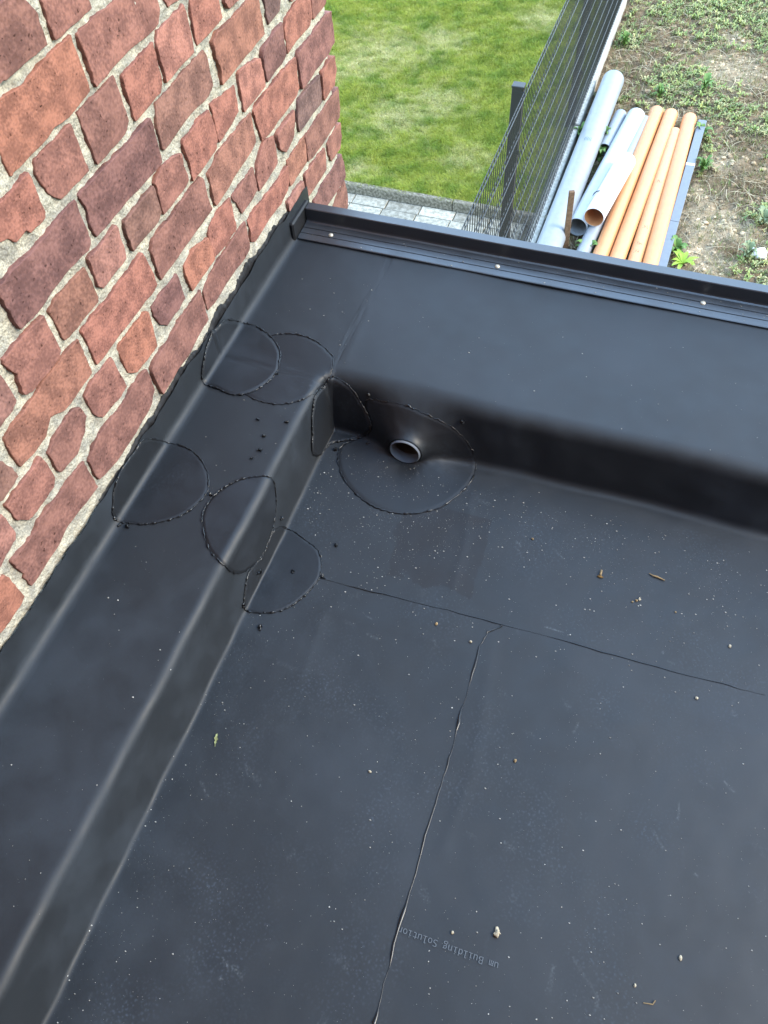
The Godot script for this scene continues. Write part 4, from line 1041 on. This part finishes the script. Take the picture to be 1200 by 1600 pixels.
func build_pipes() -> void:
	var g := GROUND
	# far end, near end
	var p1 := pipe("grey_pipe", "thickest long light grey pipe lying along the fence plinth", Vector3(0.047, g + 0.1, -7.846), Vector3(-0.002, g + 0.1, -4.75), 0.1, M.grey_pvc, M.grey_pvc, "pipes stacked by the fence")
	for k in 5:
		var an := PI / 2 - 0.25 + k * 0.13
		var off := Vector3(0.049 * 1.93 / 3.096, 0, -1.93)
		put("pipe_print", tube_path(PackedVector3Array([off + Vector3(cos(an) * 0.1, sin(an) * 0.1, -0.028), off + Vector3(cos(an + 0.05) * 0.1, sin(an + 0.05) * 0.1, 0.0), off + Vector3(cos(an) * 0.1, sin(an) * 0.1, 0.026)]), PackedFloat32Array([0.0016, 0.0024, 0.0014]), 5), M.print_green, p1)
	pipe("grey_pipe", "short thin grey pipe between the thick grey and white pipes", Vector3(0.207, g + 0.055, -7.371), Vector3(0.167, g + 0.055, -6.798), 0.055, M.grey_pvc, M.grey_pvc, "pipes stacked by the fence")
	pipe("pale_pipe", "pale grey pipe lying under the shorter white pipe", Vector3(0.347, g + 0.08, -7.338), Vector3(0.163, g + 0.08, -5.651), 0.08, M.light_pvc, M.light_pvc, "pipes stacked by the fence")
	var w := pipe("white_pipe", "shorter white pipe with orange bore resting on top of the stack", Vector3(0.384, g + 0.193, -6.455), Vector3(0.276, g + 0.193, -5.649), 0.08, M.white_pvc, M.bore_orange, "pipes stacked by the fence")
	var mk := PackedVector3Array()
	for k in 9:
		var an := lerpf(PI * 0.62, PI * 0.98, k / 8.0)
		mk.append(Vector3(cos(an) * 0.0803 + 0.02, sin(an) * 0.0803, -0.24 - 0.02 * k / 8.0))
	put("pen_mark", tube_path(mk, PackedFloat32Array([0.002, 0.004, 0.004, 0.004, 0.004, 0.004, 0.004, 0.003, 0.002]), 5), M.ink, w)
	pipe("grey_pipe", "long thin grey pipe half hidden under the white pipes", Vector3(0.429, g + 0.055, -7.327), Vector3(0.222, g + 0.055, -4.87), 0.055, M.grey_pvc, M.grey_pvc, "pipes stacked by the fence")
	pipe("orange_pipe", "orange pipe lying next to the white and grey pipes", Vector3(0.507, g + 0.0625, -7.486), Vector3(0.373, g + 0.0625, -4.83), 0.0625, M.orange[0], M.bore_orange, "pipes stacked by the fence")
	pipe("orange_pipe", "orange pipe second in the row counted from the white pipes", Vector3(0.635, g + 0.0625, -7.474), Vector3(0.5, g + 0.0625, -4.83), 0.0625, M.orange[1], M.bore_orange, "pipes stacked by the fence")
	var o3 := pipe("orange_pipe", "slimmer shorter orange pipe with scribbled black marks between two others", Vector3(0.706, g + 0.055, -7.209), Vector3(0.645, g + 0.055, -4.83), 0.055, M.orange[2], M.bore_orange, "pipes stacked by the fence")
	var r := RandomNumberGenerator.new()
	r.seed = 3
	for z in [-0.62, -0.72, -0.93, -1.55]:
		var pts := PackedVector3Array()
		var rad := PackedFloat32Array()
		for k in 7:
			var an := PI / 2 + r.randf_range(-0.35, 0.35) + (k - 3) * 0.06
			pts.append(Vector3(cos(an) * 0.0552 + 0.0257 * -z / 1.0, sin(an) * 0.0552, z + sin(k * 2.3) * 0.02))
			rad.append(0.0012)
		put("pen_mark", tube_path(pts, rad, 5), M.ink, o3)
	pipe("orange_pipe", "orange pipe pressed against the flat grey profile", Vector3(0.802, g + 0.0625, -7.448), Vector3(0.772, g + 0.0625, -4.83), 0.0625, M.orange[0], M.bore_orange, "pipes stacked by the fence")
	# flat grey profile of two lengths
	var pr := thing("grey_profile", "flat grey metal profile lying along the outer orange pipe", "metal profile", Vector3(0.9, g, -7.42))
	var dir := Vector3(-0.052, 0, 2.08).normalized()
	var a := 0.0
	for L in [0.72, 0.78, 0.95]:
		var seg := put("length", box_mesh(Vector3(0.072, 0.09, L - 0.003), 0.003), M.profile, pr, dir * (a + L / 2) + Vector3(0.014, 0.045, 0))
		seg.rotation.y = atan2(dir.x, dir.z)
		a += L
	var tape := put("tape", box_mesh(Vector3(0.075, 0.093, 0.035), 0.003), M.tape, pr, dir * 0.7 + Vector3(0.014, 0.0455, 0))
	tape.rotation.y = atan2(dir.x, dir.z) + 0.06
	# wooden stake
	var s := put("wooden_stake", box_mesh(Vector3(0.042, 0.62, 0.03), 0.003), M.wood, null, Vector3(0.108, g + 0.19, -5.47))
	s.rotation = Vector3(-0.05, 0.35, 0.03)
	tag(s, "weathered brown wooden stake standing beside the thick grey pipe", "stake")

# ---------------------------------------------------------------- materials
func build_materials() -> void:
	var mt := membrane_textures()
	var rub := mat(Color.WHITE, 1.0, 0.46)
	rub.albedo_texture = mt[0]
	rub.roughness_texture = mt[1]
	rub.roughness_texture_channel = BaseMaterial3D.TEXTURE_CHANNEL_RED
	M.rubber = rub
	var pat := rub.duplicate()
	pat.albedo_color = Color(0.8, 0.8, 0.82)
	pat.roughness = 0.88
	M.patch = pat
	M.rubber_plain = mat(Color(0.11, 0.113, 0.12), 0.5, 0.35)
	M.sealant = mat(Color(0.06, 0.06, 0.065), 0.3, 0.5)
	M.primer = mat(Color(0.085, 0.08, 0.085), 0.65, 0.4)
	var tr := mat(Color(0.15, 0.165, 0.185), 0.36, 0.8)
	tr.roughness_texture = two_tone(512, Color(0.3, 0.3, 0.3), Color(0.44, 0.44, 0.44), fbm(61, 0.01), fbm(62, 0.2), 0.4)
	tr.roughness = 1.0
	world_map(tr, 2.0)
	M.trim = tr
	M.screw = mat(Color(0.7, 0.67, 0.6), 0.35, 0.5, 0.4)
	M.drain = mat(Color(0.4, 0.42, 0.45), 0.5)
	M.drain_inner = M.drain
	M.print = mat(Color(0.3, 0.32, 0.34), 0.6)
	M.grain = mat(Color.WHITE, 0.9, 0.3)
	M.grain.vertex_color_use_as_albedo = true
	M.chalk = mat(Color(0.62, 0.58, 0.5), 0.9, 0.3)
	M.straw = mat(Color(0.52, 0.44, 0.32), 0.85, 0.3)
	M.brown = mat(Color(0.42, 0.32, 0.18), 0.85, 0.3)
	M.leaf_pale = mat(Color(0.5, 0.52, 0.36), 0.7, 0.3)
	# bricks: six tones, three cuts of the same clay pattern each
	var clay := two_tone(512, Color(0.72, 0.72, 0.74), Color(1, 1, 1), fbm(71, 0.011, 4), fbm(72, 0.09, 3), 0.45, fbm(73, 0.055, 3), Color(0.4, 0.36, 0.35), 0.23, true)
	var clay_n := normal_tex(fbm(74, 0.05, 5), 512, 5.0)
	var tones := [Color(0.575, 0.4, 0.352), Color(0.61, 0.435, 0.388), Color(0.59, 0.41, 0.345), Color(0.53, 0.372, 0.342), Color(0.55, 0.4, 0.35), Color(0.51, 0.388, 0.36)]
	M.brick = []
	for k in tones.size():
		for j in 3:
			var c: Color = tones[k]
			var f: float = [0.93, 1.0, 1.06][j]
			var m := mat(Color(c.r * f, c.g * f * [1.02, 1.0, 0.97][j], c.b * f * [1.03, 1.0, 0.95][j]), 0.9, 0.3)
			m.albedo_texture = clay
			m.normal_enabled = true
			m.normal_texture = clay_n
			m.normal_scale = 0.3
			m.detail_enabled = true
			world_map(m, [3.1, 3.7, 4.4][j])
			m.detail_enabled = false
			m.uv1_offset = Vector3(j * 0.37 + k * 0.13, j * 0.21 + k * 0.29, k * 0.41)
			M.brick.append(m)
	var mo := mat(Color(1, 1, 1), 0.95, 0.25)
	mo.albedo_texture = two_tone(512, Color(0.48, 0.47, 0.44), Color(0.74, 0.71, 0.63), fbm(81, 0.014, 5), fbm(82, 0.16, 3), 0.5, fbm(83, 0.11, 2), Color(0.46, 0.44, 0.41), 0.26)
	mo.normal_enabled = true
	mo.normal_texture = normal_tex(fbm(84, 0.06, 5), 512, 5.0)
	world_map(mo, 4.0)
	M.mortar = mo
	M.render = mat(Color(0.62, 0.6, 0.57), 0.9)
	# garden
	M.lawn_soil = world_map(mat(Color.WHITE, 0.95, 0.2), 0.9)
	M.lawn_soil.albedo_texture = two_tone(512, Color(0.42, 0.47, 0.15), Color(0.58, 0.58, 0.26), fbm(91, 0.012), fbm(92, 0.2), 0.5)
	M.soil = world_map(mat(Color.WHITE, 0.95, 0.2), 2.2)
	M.soil.vertex_color_use_as_albedo = true
	M.soil.albedo_texture = two_tone(512, Color(0.72, 0.72, 0.72), Color(1, 1, 1), fbm(93, 0.05), fbm(94, 0.3), 0.5)
	M.soil.normal_enabled = true
	M.soil.normal_texture = normal_tex(fbm(95, 0.12, 5), 512, 10.0)
	var gm := mat(Color.WHITE, 0.6, 0.35)
	gm.vertex_color_use_as_albedo = true
	gm.backlight_enabled = true
	gm.backlight = Color(0.3, 0.36, 0.06)
	M.grass = gm
	var wm := mat(Color.WHITE, 0.55, 0.4)
	wm.vertex_color_use_as_albedo = true
	wm.backlight_enabled = true
	wm.backlight = Color(0.1, 0.14, 0.03)
	M.weed = wm
	M.leaf_green = mat(Color(0.36, 0.47, 0.22), 0.55, 0.4)
	M.leaf_lime = mat(Color(0.52, 0.64, 0.2), 0.55, 0.4)
	M.leaf_blue = mat(Color(0.46, 0.5, 0.36), 0.6, 0.4)
	M.joint_sand = mat(Color(0.4, 0.37, 0.3), 0.95, 0.2)
	M.slab = []
	for k in 3:
		var f: float = [0.9, 1.0, 1.12][k]
		var m := mat(Color(0.66 * f, 0.64 * f, 0.585 * f), 0.9, 0.3)
		m.albedo_texture = two_tone(512, Color(0.7, 0.7, 0.68), Color(1, 1, 1), fbm(100 + k, 0.02), fbm(110 + k, 0.2), 0.5, fbm(113 + k, 0.09, 2), Color(0.55, 0.53, 0.46), 0.24)
		world_map(m, 1.7 + k * 0.3)
		M.slab.append(m)
	M.kerb = world_map(mat(Color(0.56, 0.53, 0.47), 0.92, 0.3), 3.0)
	M.kerb.albedo_texture = two_tone(512, Color(0.55, 0.55, 0.52), Color(1, 1, 1), fbm(121, 0.02), fbm(122, 0.15), 0.5)
	M.concrete = world_map(mat(Color(0.72, 0.7, 0.66), 0.9, 0.3), 2.0)
	M.concrete.albedo_texture = two_tone(512, Color(0.78, 0.78, 0.76), Color(1, 1, 1), fbm(123, 0.02), fbm(124, 0.2), 0.4)
	M.fence = mat(Color(0.155, 0.155, 0.155), 0.45, 0.5)
	# plastics
	var dirt := two_tone(512, Color(0.95, 0.945, 0.935), Color(1, 1, 1), fbm(131, 0.02), fbm(132, 0.15), 0.5)
	M.grey_pvc = world_map(mat(Color(0.54, 0.56, 0.575), 0.4), 1.3)
	M.white_pvc = world_map(mat(Color(0.8, 0.79, 0.79), 0.42), 1.3)
	M.light_pvc = world_map(mat(Color(0.68, 0.69, 0.695), 0.42), 1.3)
	M.light_pvc.albedo_texture = dirt
	M.orange = []
	for k in 3:
		var m := world_map(mat([Color(0.78, 0.535, 0.345), Color(0.785, 0.55, 0.36), Color(0.77, 0.565, 0.385)][k], 0.45), 1.3)
		m.albedo_texture = dirt
		M.orange.append(m)
	M.grey_pvc.albedo_texture = dirt
	M.white_pvc.albedo_texture = dirt
	M.bore_orange = M.orange[0]
	M.profile = world_map(mat(Color(0.4, 0.42, 0.445), 0.4), 1.6)
	M.profile.albedo_texture = dirt
	M.tape = mat(Color(0.75, 0.76, 0.77), 0.4)
	M.print_green = mat(Color(0.3, 0.42, 0.4), 0.6)
	M.ink = mat(Color(0.1, 0.1, 0.1), 0.6)
	M.wood = world_map(mat(Color(0.5, 0.4, 0.31), 0.85, 0.3), 3.0)
	M.wood.albedo_texture = two_tone(512, Color(0.7, 0.68, 0.66), Color(1, 1, 1), fbm(141, 0.02), fbm(142, 0.2), 0.5)
	M.white_stone = mat(Color(0.88, 0.86, 0.84), 0.9)
	M.blue = mat(Color(0.5, 0.72, 0.82), 0.5)
	M.house = world_map(mat(Color(0.5, 0.34, 0.28), 0.9, 0.3), 2.0)
	M.house.albedo_texture = clay

func _ready() -> void:
	# camera
	var cam := Camera3D.new()
	cam.name = "camera"
	cam.fov = 64.09
	cam.near = 0.02
	cam.far = 400.0
	cam.position = Vector3(0.677, 1.05, 0.0)
	cam.rotation_order = EULER_ORDER_YXZ
	cam.rotation = Vector3(-0.9695, 0.3914, -0.0701)
	add_child(cam)
	cam.current = true
	# bright overcast sky
	var we := WorldEnvironment.new()
	we.name = "world_environment"
	var env := Environment.new()
	env.background_mode = Environment.BG_SKY
	var sky := Sky.new()
	var sm := ProceduralSkyMaterial.new()
	sm.sky_top_color = Color(0.565, 0.71, 0.885)
	sm.sky_horizon_color = Color(0.84, 0.935, 1.0)
	sm.sky_curve = 0.45
	sm.ground_bottom_color = Color(0.3, 0.31, 0.26)
	sm.ground_horizon_color = Color(0.6, 0.62, 0.6)
	sky.sky_material = sm
	env.sky = sky
	env.tonemap_mode = Environment.TONE_MAPPER_LINEAR
	env.tonemap_exposure = 6.1
	env.sdfgi_enabled = true
	env.ssao_enabled = true
	env.ssil_enabled = true
	we.environment = env
	add_child(we)
	var sun := DirectionalLight3D.new()
	sun.name = "sun"
	sun.light_color = Color(1.0, 0.965, 0.91)
	sun.light_energy = 0.3
	sun.light_angular_distance = 20.0
	sun.shadow_enabled = true
	sun.look_at_from_position(Vector3(0.78, 0.64, -0.12), Vector3.ZERO, Vector3.UP)
	add_child(sun)

	noise_a = fbm(1, 1.0, 3)
	noise_b = fbm(2, 1.0, 2)
	lp = fillet([Vector2(0.004, 0.062), Vector2(0.007, 0), Vector2(0.203, 0), Vector2(0.221, -DROP), Vector2(2.4, -DROP)], [0.013, 0.014, 0.006])
	la = lengths(lp)
	fp = fillet([Vector2(-1.36, 0), Vector2(-0.916, 0), Vector2(-0.888, -DROP), Vector2(0.75, -DROP)], [0.03, 0.014])
	fa = lengths(fp)
	for f in fold_lines: fold_pts.append(outline(f))
	build_materials()

	build_ground()
	# the house the picture is taken from closes the scene behind the camera
	var house := put("house_wall", box_mesh(Vector3(6.4, 6.9, 0.3), 0.01), M.house, null, Vector3(3.03, 0.15, 0.93))
	tag(house, "brick house wall standing behind the flat roof", "wall")
	build_wall()
	build_roof()
	build_fence()
	build_pipes()
	build_plot()
	build_lawn_grass()
	build_roof_litter()
